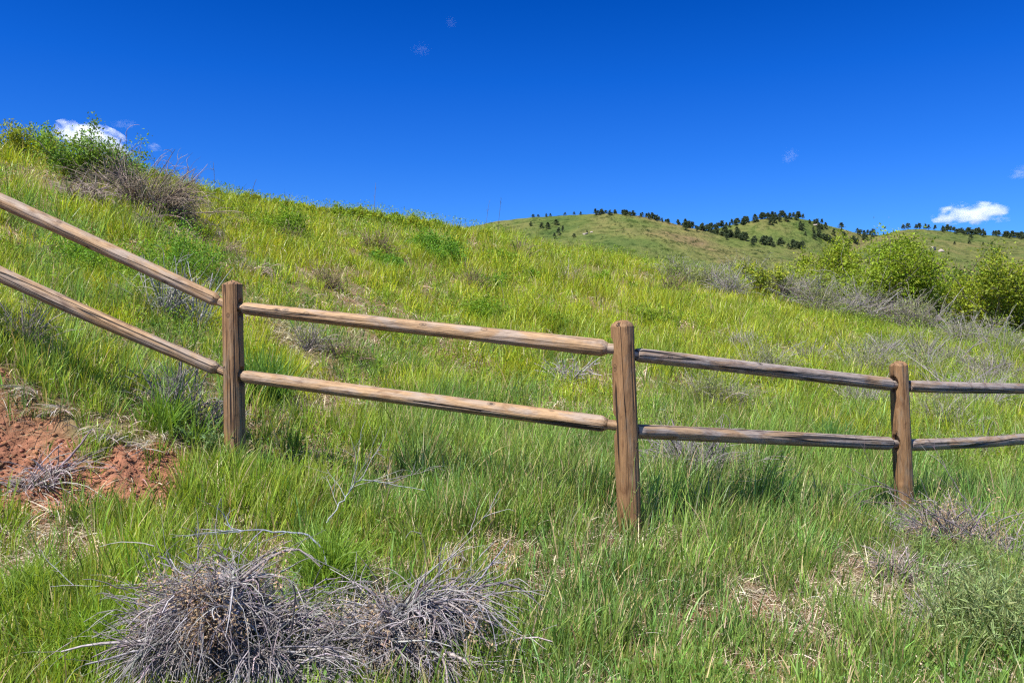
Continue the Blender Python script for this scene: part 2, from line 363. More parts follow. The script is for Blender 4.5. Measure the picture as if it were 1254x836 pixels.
# ------------------------------------------------------------------ pines on the hills
def pine_mesh(h, seed, bushy=1.):
    global rng
    keep = rng; rng = np.random.default_rng(seed)
    n = 34; t = np.sort(rng.uniform(.18, .97, n)); az = rng.uniform(0, 6.28, n); ln = h*.27*bushy*(1-t)**.7*rng.uniform(.65, 1.15, n)+.12*h*.3
    ax = rng.normal(size=2)*.02*h
    base = np.stack([ax[0]*t, ax[1]*t, t*h], 1); d = np.stack([np.cos(az), np.sin(az), rng.uniform(-.1, .45, n)], 1)
    Pb = grow(base, d, ln, 5, 0, .12)
    tr = Bag(); trunk = grow(np.array([[0, 0, -.4]]), np.array([[0, 0, 1.]]), np.array([h*1.02]), 8, 0, .012)
    v, q, c = tubes(trunk, taper(1, 8, h*.025, .25), 6, jit((.16, .10, .07), 1, .1)); tr.add(v, q, None, c)
    v, q, c = tubes(Pb, taper(n, 5, h*.007, .3), 3, jit((.13, .09, .07), n, .1)); tr.add(v, q, None, c)
    cr = Bag(); m = 30
    k = rng.uniform(.35, 1, (n, m))*4; k0 = np.clip(k.astype(int), 0, 3); f = (k-k0)[..., None]
    pts = Pb[np.arange(n)[:, None], k0]*(1-f)+Pb[np.arange(n)[:, None], k0+1]*f
    pts = (pts+rng.normal(size=pts.shape)*h*.028).reshape(-1, 3)
    clump = np.repeat(rng.uniform(.7, 1.35, n), m)[:, None]
    v, T, c = leaves(pts, rng.uniform(.05, .10, n*m)*h, 1.9, .5, jit((.072, .10, .045), n*m, .25)*clump); cr.add(v, None, T, c)
    rng = keep
    return tr, cr
PV = []
for s, (h, bu) in enumerate([(8, 1.), (8, .8), (8, 1.3), (8, 1.1), (8, 1.5)]):
    tr, cr = pine_mesh(h, 100+s, bu); mt = tr.mesh('pine_trunk', [M_twig]); mc = cr.mesh('pine_crown', [M_pine])
    both = Bag(); nt_ = len(np.concatenate(tr.V))
    both.add(np.concatenate(tr.V), np.concatenate(tr.Q), None, np.concatenate(tr.c)); both.add(np.concatenate(cr.V), None, np.concatenate(cr.T), np.concatenate(cr.c))
    PV.append((mt, mc, both.mesh('pine', [M_pine])))
def pine(k, px, frac, size, label, group, parts=False, name='pine_tree'):
    u = (px-CX)/F; R = HILLS[k][0]*(1+.05*math.sin(u*9+2)); r0 = HILLS[k][1]; r = r0+(R-r0)*frac
    z = float(hill_z(k, np.array(u), np.array(float(r)))); loc = (u*r, r, z-.1); v = PV[rng.integers(0, len(PV))]; s = size/8*.70
    if parts:
        o = thing(name, loc, label, 'tree', group, rng.uniform(0, 6.28)); link('trunk', v[0], o); link('crown', v[1], o)
    else:
        o = link(name, v[2], None, loc, None, label, 'tree', group); o.rotation_euler.z = rng.uniform(0, 6.28)
    o.scale = (s*rng.uniform(1.3, 2.1),)*2+(s,)
    return o
def find_frac(k, px, py):
    u = (px-CX)/F; R = HILLS[k][0]*(1+.05*math.sin(u*9+2)); r0 = HILLS[k][1]; fr = np.linspace(.15, 1, 300); r = r0+(R-r0)*fr
    t = hill_z(k, np.full_like(r, u), r)/r; q = (CY-py)/F; return float(fr[np.argmax(t >= q)]) if (t >= q).any() else .98
U_ = rng.uniform
for px in np.concatenate([U_(727, 800, 26), U_(790, 850, 20)]):
    pine('A', px, U_(.985, 1.04), U_(3.6, 6.2), 'dark green pine in the close row on the crest of the near green hill', 'pines along the crest of the near hill')
for px in U_(835, 985, 58):
    pine('A', px, U_(.96, 1.05), U_(4.2, 7.2), 'dark pine in the long strip running down the right shoulder of the near green hill', 'pines down the shoulder of the near hill')
for px, s in [(692, 3.4), (711, 3.), (743, 4), (752, 3.6), (760, 3.4)][:2]+[(653, 3.2), (659, 2.6), (669, 3.6), (674, 3.2), (703, 3.6)]:
    pine('A', px, .995, s, 'tiny lone pine standing on the bare skyline left of the crest row', 'lone pines on the skyline')
for n_i, (px, py, s, lb) in enumerate([(650,277,4.2,'small rounded pine, leftmost on the face of the near green hill'),
    (663,280,5.2,'dark bushy pine left of the close pair on the near green hill'),(671,281,5.8,'dark bushy pine in the close pair on the near green hill'),
    (681,276,5.4,'rounded pine, highest of the clump on the near green hill'),(684,288,6.4,'largest dark pine at the bottom of the clump on the near green hill'),
    (689,284,5.,'dark pine at the right edge of the clump on the near green hill'),(679,293,5.2,'lowest pine of the clump, half hidden by the grassy crest'),
    (703,291,3.4,'low round bush to the right of the pine clump on the near green hill'),(719,286,2.6,'small dark bush beside the rocks on the near green hill')]):
    pine('A', px, find_frac('A', px, py), s, lb, 'pines on the face of the near hill', True)
for px in np.concatenate([U_(855, 935, 38), U_(925, 985, 26), U_(975, 1078, 56)]):
    f = U_(.98, 1.02) if px < 980 else U_(.84, 1.02)
    pine('B', px, f, U_(5.2, 8.2), 'dark pine in the dense wood along the crest of the rounded far hill', 'pines on the crest of the far hill')
for px in U_(868, 905, 10):
    pine('B', px, U_(.9, .98), U_(6, 9), 'dark pine at the left foot of the rounded far hill', 'pines at the left foot of the far hill')
for px, py, s, lb in [(944,276,9.,'dark pine alone on the open green top of the rounded far hill'),(949,274,7.,'smaller pine touching the one on the open green top of the far hill'),
                      (955,272,7.5,'pine just under the crest wood, right of the open green top'),(963,272,8.,'pine at the edge of the crest wood above the rocks'),(983,304,8.,'dark round pine low between the two green hills')]:
    pine('B', px, find_frac('B', px, py), s, lb, 'single pines on the far hill', True)
for px in [1106, 1112, 1122, 1126, 1133, 1137, 1145]:
    pine('C', px, 1.0, U_(5, 8), 'dark pine in the small group on the knoll left of the white cloud', 'pines on the right knoll')
for px in U_(1152, 1262, 50):
    pine('C', px, U_(.97, 1.03), U_(4.8, 7.6), 'dark pine in the even row along the skyline under the white cloud', 'pines along the right skyline')
for px, py, s, lb in [(1189,294,5.4,'upper pine of the pair on the open right slope'),(1187,299,4.,'lower pine of the pair on the open right slope'),
    (1169,300,3.8,'small round pine, leftmost on the open right slope'),(1204,301,3.8,'low dark pine in the loose row on the open right slope'),
    (1214,300,3.2,'smallest dark pine of the loose row on the open right slope'),(1243,291,6.,'large pine below the skyline row near the right edge')]:
    pine('C', px, find_frac('C', px, py), s, lb, 'single pines on the right slope', True)
# scrub dots and boulders on the hills
sb = Bag()
for k, n, u0, u1 in (('A', 2600, -.05, .42), ('B', 500, .24, .46), ('C', 1300, .40, .72)):
    u = rng.uniform(u0, u1, n); R = HILLS[k][0]*(1+.05*np.sin(u*9+2)); r = HILLS[k][1]+(R-HILLS[k][1])*rng.uniform(.4, .97, n)
    keepm = fbm(u*30, r*.02, 3, 15) > .5; u, r = u[keepm], r[keepm]; z = hill_z(k, u, r); n = len(u)
    c0 = np.stack([u*r, r, z], 1); s = rng.uniform(.2, .7, n)**1.2*1.2; pts = (c0[:, None]+rng.normal(size=(n, 26, 3))*s[:, None, None]*[.7, .7, .35]+[0, 0, .3]).reshape(-1, 3)
    v, T, c = leaves(pts, np.repeat(s, 26)*.6, 1.5, .3, jit((.07, .10, .035), len(pts), .2)); sb.add(v, None, T, c)
link('scrub', sb.mesh('scrub', [M_leaf]), kind='stuff')
def rock(name, loc, sc, label, seed, group=None):
    import bmesh
    bm = bmesh.new(); bmesh.ops.create_icosphere(bm, subdivisions=3, radius=1); r = np.random.default_rng(seed)
    pl = norm(r.normal(size=(9, 3)))
    for v in bm.verts:
        c = np.array(v.co); m = 1.
        for p_ in pl:
            dd = c@p_
            if dd > .62: m = min(m, .62/dd)
        c = c*m*(1+.12*(float(vnoise(c[0]*3+seed, c[1]*3+c[2]*4))-.5)); v.co = c
    me = bpy.data.meshes.new(name); bm.to_mesh(me); bm.free(); me.materials.append(M_rock)
    o = link(name, me, None, loc, None, label, 'rock', group); o.scale = sc; o.rotation_euler = (0, 0, r.uniform(0, 6)); return o
for q, (k, px, py, s, lb) in enumerate([('A',717,287,1.5,'brown rock outcrop left of the dark bush on the near green hill'),('A',724,285,1.,'small brown rock to the right of the outcrop on the near green hill'),
        ('B',1000,276,3.,'grey boulder under the crest wood of the rounded far hill'),('C',1140,306,3.4,'pale pinkish boulder on the open right slope above the bare shrub'),('C',1152,308,2.4,'smaller pale boulder just right of the pinkish one on the right slope')]):
    u = (px-CX)/F; f = find_frac(k, px, py); R = HILLS[k][0]*(1+.05*math.sin(u*9+2)); r = HILLS[k][1]+(R-HILLS[k][1])*f
    rock('boulder', (u*r, r, float(hill_z(k, np.array(u), np.array(r)))), (s*1.5, s, s*.7), lb, 40+q, 'boulders on the far slopes')

# ------------------------------------------------------------------ the fence
def log_mesh(name, L, r, m, seed, taper_a=0, taper_b=0, cap=0., bow=0., dome=False, r1=None, holes=()):
    """a round timber along +Z; taper_a / taper_b cut a shouldered tenon at the ends, cap gives a chamfered top"""
    g = np.random.default_rng(seed); S = 72
    z = list(np.linspace(0, L, max(40, int(L/(.03 if not cap else .011))))); rad = [r]*len(z)
    rad = np.array(rad); z = np.array(z)
    if taper_b: z = np.concatenate([z[z < L-.087], [L-.086, L-.056, L-.055, L]]); 
    if taper_a: z = np.concatenate([[0, .057, .058, .082], z[z > .083]])
    if cap: z = np.concatenate([z[z < L-cap-.001], [L-cap, L-cap+.001], L-cap+cap*np.array([.12, .3, .5, .7, .85, .95, .985])])
    rad = np.full(len(z), r)
    if r1: rad = r+(r1-r)*z/L
    if taper_b: rad = np.where(z > L-.0555, rad*.62, np.where(z > L-.086, rad*(1-.34*(z-(L-.086))/.03), rad))
    if taper_a: rad = np.where(z < .0575, rad*.62, np.where(z < .082, rad*(1-.14*((.082-z))/.025), rad))
    if cap: rad = np.where(z > L-cap, (r*.96*np.sqrt(np.clip(1-np.clip((z-(L-cap))/cap, 0, 1)**1.7, 0, 1))) if dome else r*(1.-.97*(z-(L-cap))/cap), rad)
    an = np.arange(S)/S*2*math.pi; A, Zg = np.meshgrid(an, z); Rg = np.repeat(rad[:, None], S, 1)
    # slight ovality, flats, knots and long drying checks
    o = g.uniform(0, 50); cs, sn = np.cos(A), np.sin(A)
    dr = (fbm(cs*1.3+o, sn*1.3+Zg*.9, 3)-.5)*.20+(fbm(cs*4+o, sn*4+Zg*1.1, 3)-.5)*.05+(fbm(cs*2+o, Zg*6, 3, 5)-.5)*.05
    body = sstep(0, .09, Zg-0) if taper_a else 1.
    for _ in range(2):
        a0 = g.uniform(0, 6.28); z0 = g.uniform(.1, .7)*L; ln = g.uniform(.15, .4)*L
        da = np.abs((A-a0-.12*np.sin(Zg*3+o)+math.pi) % (2*math.pi)-math.pi)
        dr = dr-.09*np.exp(-(da/.05)**2)*sstep(0, .1, Zg-z0)*sstep(0, .1, z0+ln-Zg)
    for _ in range(int(L*3.2)):
        a0 = g.uniform(0, 6.28); z0 = g.uniform(.05, .95)*L; da = np.abs((A-a0+math.pi) % (2*math.pi)-math.pi)
        dr = dr+.07*np.exp(-((da*r)**2+(Zg-z0)**2)/.018**2)
    for a0, z0, hz in holes:
        da = np.abs((A-a0+math.pi) % (2*math.pi)-math.pi); e = (da/.62)**2+((Zg-z0)/hz)**2
        dr = dr-.42*sstep(1.15, .85, e)
    Rg = Rg*(1+dr)
    bx = bow*np.sin(Zg/L*math.pi); V = np.stack([Rg*cs+bx, Rg*sn, Zg+(fbm(cs*2+o, sn*2, 2)-.5)*.012*(Zg > L-.09)*(1 if cap else 0)], -1)
    V = V.reshape(-1, 3); n = len(z); i, j = np.meshgrid(np.arange(n-1), np.arange(S), indexing='ij'); b = i*S
    Q = np.stack([b+j, b+(j+1) % S, b+S+(j+1) % S, b+S+j], -1).reshape(-1, 4)
    nV = len(V); V = np.concatenate([V, [[0, 0, 0], [0, 0, z[-1]+.001]]]); j = np.arange(S)
    T = np.concatenate([np.stack([np.full(S, nV), (j+1) % S, j], 1), np.stack([np.full(S, nV+1), (n-1)*S+j, (n-1)*S+(j+1) % S], 1)])
    me = mesh_from(name, V, Q, T, None, [m], smooth=True)
    try: me.set_sharp_from_angle(angle=math.radians(38))
    except Exception: pass
    return me
def aim(o, a, b, roll=0.):
    a, b = Vector(a), Vector(b); q = (b-a).normalized().to_track_quat('Z', 'Y'); o.location = a
    o.rotation_mode = 'QUATERNION'; o.rotation_quaternion = q @ Matrix.Rotation(roll, 4, 'Z').to_quaternion()
YP = {0: 4.75, 1: 4.72, 2: 4.2, 3: 5.4, 4: 6.75}
top = {0: P3(-166, 128, 4.75), 1: P3(284.5, 343, 4.72), 2: P3(762, 392, 4.2), 3: P3(1100, 442, 5.4), 4: P3(1288, 448, 6.75)}
bot = {0: P3(-164, 364, 4.75), 1: P3(288, 576, 4.72), 2: P3(771, 656, 4.2), 3: P3(1108, 640, 5.4), 4: P3(1294, 610, 6.75)}
fence = thing('wooden_fence', tuple(bot[1]), 'weathered two-rail log fence with round posts stepping down the grassy slope', 'fence')
fb = Vector(bot[1])
def fpart(name, me, a, b, roll=0, label=None):
    o = link(name, me, fence, label=label); aim(o, Vector(a)-fb, Vector(b)-fb, roll); return o
plab = {0: 'post at the top of the steep run', 1: 'straight brown post with a cone top', 2: 'split post with a worn rounded top and knots', 3: 'darker post with a deep groove', 4: 'post at the far right end'}
rails = [  # row/column on the photograph at both ends, depths, radius, material
 ((-166, 171, 4.75), (278, 374, 4.72), .047, .039, M_rail, 'steep upper rail at the left'),
 ((-166, 256, 4.75), (278, 457, 4.72), .047, .040, M_rail, 'steep lower rail at the left'),
 ((288, 376, 4.72), (757, 428, 4.2), .037, .044, M_rail, 'tan upper rail of the middle bay'),
 ((288, 459, 4.72), (757, 521, 4.2), .037, .043, M_rail, 'tan lower rail of the middle bay'),
 ((768, 433, 4.2), (1097, 471, 5.4), .037, .044, M_rail_grey, 'grey upper rail with a long crack'),
 ((768, 527, 4.2), (1097, 543, 5.4), .038, .045, M_rail_grey, 'grey lower rail with split grain'),
 ((1106, 472.5, 5.4), (1288, 476, 6.75), .040, .044, M_rail_grey, 'grey upper rail of the last bay'),
 ((1106, 545, 5.4), (1288, 534, 6.75), .040, .044, M_rail_grey, 'grey lower rail of the last bay')]
for k in range(5):
    t, b = top[k], bot[k]; d = norm(b-t); e = b+d*.35; L = float(np.linalg.norm(e-t)); roll = k*1.3
    o = fpart('post', None, e, t, roll, plab[k]); M = o.matrix_basis.inverted(); hs = []
    for (a_, b_, _r, _r1, _m, _l) in rails:
        for me_, other in ((a_, b_), (b_, a_)):
            if abs(me_[2]-YP[k]) < .001 and abs(P3(*me_)[0]-t[0]) < .2:
                dl = norm(P3(*other)-P3(*me_)); pt = M @ (Vector(P3(*me_)+dl*.06)-fb); hs.append((math.atan2(pt.y, pt.x), pt.z, _r*1.12+.012))
    bpy.data.objects.remove(o); o = fpart('post', log_mesh('post', L, [.06, .0595, .062, .0595, .06][k], M_post, 60+k, cap=[.03, .026, .034, .03, .03][k], dome=k >= 2, holes=hs), e, t, roll, plab[k])
for q, (a, b, r, r1, m, lb) in enumerate(rails):
    A, B = P3(*a), P3(*b); L = float(np.linalg.norm(B-A))
    fpart('rail', log_mesh('rail', L, r, m, 80+q, 1, 1, r1=r1, bow=[.015, -.02, .0, .01, .0, -.0, .01, -.02][q]), A, B, q*.9+.4, lb)

# ------------------------------------------------------------------ grass
def field(n_try, r0, r1, u0=-.86, u1=.86, pw=1.6):
    """positions over the slope with density falling as distance^-pw"""
    a = 2-pw; q = rng.random(n_try); r = (r0**a+q*(r1**a-r0**a))**(1/a); u = rng.uniform(u0, u1, n_try); return u*r, r
def grass_colour(x, y, n):
    tone = fbm(x*.45, y*.45, 3, 50); t2 = fbm(x*2.2, y*2.2, 2, 55); px = x/y*F+CX
    yel = np.array([.35, .43, .03]); mid = np.array([.225, .335, .05]); blu = np.array([.16, .30, .085])
    wy = np.clip(.75*sstep(.45, .65, tone)*sstep(3.5, 7, y)+.1*sstep(.5, .6, t2)+.8*sstep(6.5, 13, y)*sstep(1250, 800, px)+.25*sstep(500, 100, px)*sstep(4, 6, y)-.15*sstep(600, 900, px), 0, 1)[:, None]
    wb = (np.clip(sstep(.5, .62, t2)+.35*sstep(380, 700, px)*sstep(9, 6, y), 0, 1)*(1-.8*sstep(9, 16, y)))[:, None]
    c = mid*(1-wy)+yel*wy; gr_ = (sstep(420, 760, px)*sstep(8.5, 6, y)*.55)[:, None]; c = c*(1-gr_)+np.array([.22, .33, .10])*gr_; c = c*(1-wb*.8)+blu*wb*.8
    return c
SPOTS = [(gp(a, b)[:2], r) for a, b, r in ((862, 592, .38), (712, 470, .5), (280, 800, .3), (495, 795, .28), (1215, 690, .35), (1120, 700, .3), (372, 430, .4), (1190, 500, .8), (238, 515, .3), (1225, 470, 1.2), (985, 445, 1.))]
def density(x, y):
    d = .30+1.0*sstep(.36, .56, fbm(x*1.4, y*1.4, 3, 60)); d = d*(1-.12*sstep(4.4, 3.2, y)*sstep(500, 750, x/y*F+CX)); d = d*(1-.95*sstep(.3, .9, dirt_mask(x, y)+(fbm(x*6, y*6, 2, 33)-.5)*.9)*(y < 9))
    for c_, r_ in SPOTS: d = d*(1-.85*np.exp(-((x-c_[0])**2+(y-c_[1])**2)/r_**2))
    # worn line of litter running down from the crest bush
    px = x/y*F+CX; ln = np.abs(y-(13.2-(px-170)*.028))
    d = d*(1-.75*sstep(.55, .15, ln+(fbm(x*2, y*2, 2, 5)-.5)*1.2)*(px > 165)*(px < 420))
    return d
def make_grass(name, n, r0, r1, K, pw, label=None):
    nt_ = n//9; tx, ty = field(nt_, r0, r1, pw=pw); keep = rng.random(nt_) < density(tx, ty)/1.32; tx, ty = tx[keep], ty[keep]
    m = rng.poisson(9, len(tx))+2; ti = np.repeat(np.arange(len(tx)), m); N = len(ti)
    lod = np.maximum(1, (ty/6.)**.75)
    rad = np.abs(rng.normal(size=N))*.03*lod[ti]; az = rng.uniform(0, 6.28, N)
    x = tx[ti]+rad*np.cos(az); y = ty[ti]+rad*np.sin(az)
    hv = .40+1.15*fbm(tx*1.3, ty*1.3, 3, 70)[ti]; hv = hv*(1+.4*sstep(.55, .68, fbm(tx*.55, ty*.55, 3, 73))*sstep(6, 9, ty))[ti]; px = x/y*F+CX
    hgtf = .175+.075*sstep(380, 640, px)*sstep(4., 5.2, y)+.03*sstep(9, 14, y)-.03*sstep(4.6, 3, y)
    tuft = rng.uniform(.65, 1.3, len(tx))[ti]
    L = hgtf*hv*tuft*rng.uniform(.5, 1.2, N)*1.25
    L = L*(1-.45*sstep(.02, .4, dirt_mask(x, y))*(y < 9))
    W = rng.uniform(.004, .0105, N)*(np.maximum(1, y/6)**.62)*np.where(rng.random(N) < .5, .7, 1.)
    lean = np.abs(rng.normal(size=N))*.20+rad/lod[ti]*4.5*rng.uniform(.3, 1, N)
    d = norm(np.stack([np.cos(az)*lean+.05, np.sin(az)*lean-.02, np.ones(N)], 1))
    sa = rng.uniform(0, 6.28, N); side = norm(np.stack([np.cos(sa), np.sin(sa)*.8, rng.normal(size=N)*.1], 1))
    droop = np.abs(rng.normal(size=N))*.20+.02
    c = grass_colour(tx, ty, len(tx))[ti]*np.repeat(1, N)[:, None]; c = c*np.repeat(rng.uniform(.6, 1.28, len(tx)), m)[:, None]
    c = c*(.72+.56*fbm(x*3.1, y*2.1, 2, 77))[:, None]; c = np.clip(c*(1+rng.normal(size=(N, 1))*.26)*(1+rng.normal(size=(N, 3))*[.12, .05, .1]), .01, .8)
    dead = rng.random(N) < .08-.03*(y > 9)+.06*(y < 6)*(px > 450); c[dead] = jit((.48, .41, .26), dead.sum(), .2)
    tip = np.clip(c*[1.25, 1.12, .9], 0, 1)
    z = hgt(x, y)-.01
    V, Q, T, cc = ribbons(np.stack([x, y, z], 1), d, side, L, W, K, droop, c, tip)
    return link(name, mesh_from(name, V, Q, T, cc, [M_grass]), kind='stuff')
make_grass('grass', 185000, 2.3, 7.5, 5, 1.35)
make_grass('grass', 460000, 7.2, 42, 3, 1.55)

def make_straw(name, n, r0, r1, pw, flat, Lr, colr, dens_inv=True, thr=.5, K=4, seedoff=0):
    x, y = field(n, r0, r1, pw=pw); pn = fbm(x*1.7, y*1.7, 3, 90+seedoff); dd = density(x, y)
    keep = rng.random(len(x)) < np.clip(.25+1.1*sstep(thr-.06, thr+.1, pn)+.5*(dd < .3), 0, 1)*(1-.8*sstep(.3, .8, dirt_mask(x, y))*(y < 9))
    x, y = x[keep], y[keep]; N = len(x); az = rng.uniform(0, 6.28, N)
    d = norm(np.stack([np.cos(az), np.sin(az)-.25, np.abs(rng.normal(size=N))*flat+.05], 1)); sa = rng.uniform(0, 6.28, N)
    side = norm(np.stack([np.cos(sa), np.sin(sa), rng.normal(size=N)*.4], 1))
    L = rng.uniform(*Lr, N)*np.maximum(1, y/8)**.4; W = rng.uniform(.002, .0065, N)*np.maximum(1, y/5)**.9
    c = jit(colr, N, .28, .07); V, Q, T, cc = ribbons(np.stack([x, y, hgt(x, y)+rng.uniform(0, .03, N)], 1), d, side, L, W, K, np.abs(rng.normal(size=N))*.6, c)
    return link(name, mesh_from(name, V, Q, T, cc, [M_straw]), kind='stuff')
make_straw('dry_grass', 115000, 2.3, 9, 1.3, .55, (.05, .17), (.52, .45, .34))
make_straw('dry_grass', 85000, 8, 34, 1.6, .9, (.08, .22), (.56, .48, .34), thr=.50, K=3, seedoff=5)
make_straw('leaf_litter', 130000, 2.3, 8, 1.2, .10, (.03, .10), (.27, .20, .14), thr=.4, K=3, seedoff=9)

# broad-leaved ground cover between the grass
def make_forbs(n, r0, r1, pw, name='ground_cover', tall=.07, fc=(.14, .26, .05), thr=.56, m=26):
    x, y = field(n, r0, r1, pw=pw); keep = (fbm(x*.8, y*.8, 3, 120) > thr) & (dirt_mask(x, y) < .3); x, y = x[keep], y[keep]
    N = len(x)*m; s = np.maximum(1, y/8)**.5
    P = np.stack([x, y, hgt(x, y)], 1)[:, None]+np.minimum(np.abs(rng.normal(size=(len(x), m, 3))), 1.6)*[0, 0, 1]*(tall*s)[:, None, None]+rng.normal(size=(len(x), m, 3))*[1, 1, .1]*(.05*s)[:, None, None]
    P = P.reshape(-1, 3); v, T, c = leaves(P, rng.uniform(.012, .030, N)*np.repeat(s, m)**1.3, 1.9, .5, jit(fc, N, .2)*np.repeat(rng.uniform(.7, 1.25, (len(x), 1)), m, 0)); b = Bag().add(v, None, T, c)
    link(name, b.mesh(name, [M_leaf]), kind='stuff')
make_forbs(9000, 2.5, 26, 1.4)
make_forbs(7000, 6.5, 30, 1.3, 'weeds', .17, (.21, .33, .03), .47, 40)

# ------------------------------------------------------------------ shrubs and plants
def at(px, py): return gp(px, py)
def scale_px(p): return p[1]/F                      # metres per photograph pixel at this distance
def dead_bush(name, px, py, w_px, h_px, n, label, cat='bush', group=None, lean=(0, 0), col=(.32, .285, .275), fine=.0035, droop=.5, thatch=0.,
              seed_heads=0, green=0, greencol=(.20, .27, .07), second=3.0, K=8, hubs=3, up=.55, leafsize=.03):
    p = at(px, py); s = scale_px(p); w = w_px*s; h = h_px*s
    o = thing(name, tuple(p-[0, 0, .02]), label, cat, group)
    hx = rng.uniform(-.28, .28, (hubs, 1))*w; hy = rng.uniform(-.18, .18, (hubs, 1))*w
    hub = np.concatenate([hx, hy, (hgt(p[0]+hx, p[1]+hy)-p[2])], 1)
    i = rng.integers(0, hubs, n); az = rng.uniform(0, 6.28, n); el = rng.uniform(.15, 1.35, n)**(1)
    hub[:, 2] += thatch*h*rng.uniform(.15, .75, hubs)*np.clip(1-np.abs(hx[:, 0])/w*2, 0, 1); el = el-thatch*.35
    if thatch: az = np.where(rng.random(n) < .75, (np.arctan2(hy[:, 0], hx[:, 0])+rng.normal(size=hubs)*.6)[i]+rng.normal(size=n)*.45, az); el = np.where(rng.random(n) < .7, rng.uniform(-.15, .95, hubs)[i]+rng.normal(size=n)*.18, el)
    d = np.stack([np.cos(az)*np.cos(el)+lean[0], np.sin(az)*np.cos(el)+lean[1], np.sin(el)*up*1.6], 1)
    reach = np.hypot(d[:, 0]*w*.62, 0)+np.abs(d[:, 2])*h*.75
    L = np.clip(reach, .35*h, 1.3*max(w*.5, h))*rng.uniform(.5, 1.0+.12*(thatch == 0), n)
    L = L*np.where(rng.random(n) < .12, rng.uniform(1.1, 1.4, n), 1)*np.where(rng.random(n) < .3, .6, 1)
    Pm = grow(hub[i]+rng.normal(size=(n, 3))*.03*w*[1, 1, .3], d, L, K, 0, .06+.05*thatch, np.abs(rng.normal(size=n))*(.3+.25*thatch)*droop)
    b = Bag(); v, q, c = tubes(Pm, taper(n, K, fine*1.3*np.minimum(rng.gamma(2.0, .38, n)+.28, 2.8), .3), 4, jit(col, n, .34, .05)); b.add(v, q, None, c)
    n2 = int(n*second); P2 = branch(Pm, n2, .3, .95, rng.uniform(.12, .5, n2)*h*.9, 6, .5, .14, .2)
    v, q, c = tubes(P2, taper(n2, 6, fine*rng.uniform(.4, 1.0, n2), .4), 3, jit(np.array(col)*1.08, n2, .22, .04)); b.add(v, q, None, c)
    link('branches', b.mesh('branches', [M_twig]), o)
    if seed_heads:
        hi = np.argsort(-(P2[:, 5, 2]+rng.normal(size=n2)*h*.18))[:max(seed_heads, n2//3)]; cl = hi[rng.integers(0, len(hi), 26)]
        near = np.argmin(np.linalg.norm(P2[hi][:, None, 5]-P2[cl][None, :, 5], axis=2), axis=1); wgt = np.linalg.norm(P2[hi, 5]-P2[cl[near], 5], axis=1)+rng.random(len(hi))*.05; hi = hi[np.argsort(wgt)][:seed_heads]
        pts = P2[hi, rng.integers(3, 6, len(hi))]; seed_heads = len(hi); m = 22
        PP = (pts[:, None]+rng.normal(size=(seed_heads, m, 3))*[.014, .014, .03]).reshape(-1, 3)
        v, T, c = leaves(PP, rng.uniform(.008, .019, len(PP)), 2.6, .4, jit((.40, .29, .19), len(PP), .22)); link('seed_heads', Bag().add(v, None, T, c).mesh('seed_heads', [M_straw]), o)
    if green:
        k = rng.integers(2, 6, green); pts = P2[rng.integers(0, n2, green), k]; m = 9
        PP = (pts[:, None]+rng.normal(size=(green, m, 3))*leafsize*.9).reshape(-1, 3)
        v, T, c = leaves(PP, rng.uniform(.6, 1.3, len(PP))*leafsize, 4.5, .9, jit(greencol, len(PP), .2)); link('leaves', Bag().add(v, None, T, c).mesh('leaves', [M_leaf]), o)
    return o
def leafy_bush(name, px, py, w_px, h_px, n_leaf, leaf, label, cat='bush', group=None, col=(.16, .25, .04), limbs=16, aspect=1.9, bare=0., up=1.2, blob=.10, stemcol=(.20, .17, .13), rr=None):
    p = at(px, py); s = scale_px(p); w = w_px*s; h = h_px*s*(1.22 if name == 'green_shrub' else 1.3); leaf = leaf*1.35; n_leaf = int(n_leaf*1.7)
    o = thing(name, tuple(p-[0, 0, .03]), label, cat, group)
    az = rng.uniform(0, 6.28, limbs); d = np.stack([np.cos(az)*w/h*.9, np.sin(az)*w/h*.9, np.full(limbs, up)+rng.uniform(-.5, .3, limbs)], 1)
    Pm = grow(rng.normal(size=(limbs, 3))*[.05*w, .05*w, 0], d, rng.uniform(.6, .92, limbs)*h*.85, 8, 0, .12)
    r0 = rr or h*.012
    b = Bag(); v, q, c = tubes(Pm, taper(limbs, 8, r0, .35), 5, jit(stemcol, limbs, .15)); b.add(v, q, None, c)
    n2 = limbs*6; P2 = branch(Pm, n2, .25, .98, rng.uniform(.14, .36, n2)*h, 6, .7, .16)
    v, q, c = tubes(P2, taper(n2, 6, r0*.45, .35), 4, jit(stemcol, n2, .15)); b.add(v, q, None, c)
    n3 = limbs*16; P3_ = branch(P2, n3, .3, .98, rng.uniform(.08, .18, n3)*h, 4, .7, .16)
    v, q, c = tubes(P3_, taper(n3, 4, r0*.2, .4), 3, jit(stemcol, n3, .15)); b.add(v, q, None, c)
    link('branches', b.mesh('branches', [M_twig]), o)
    lit = rng.random(n3) > bare; idx = np.nonzero(lit)[0]; shade = rng.uniform(.7, 1.3, n3)
    k = idx[rng.integers(0, len(idx), n_leaf)]; f = rng.uniform(0, 3, n_leaf); k0 = np.clip(f.astype(int), 0, 2); f = (f-k0)[:, None]
    pts = P3_[k, k0]*(1-f)+P3_[k, k0+1]*f+rng.normal(size=(n_leaf, 3))*blob*h*.3
    v, T, c = leaves(pts, rng.uniform(.6, 1.35, n_leaf)*leaf, aspect, .35, jit(col, n_leaf, .16)*shade[k][:, None]*np.array([1.12, 1.1, .9])); link('leaves', Bag().add(v, None, T, c).mesh('leaves', [M_leaf]), o)
    return o

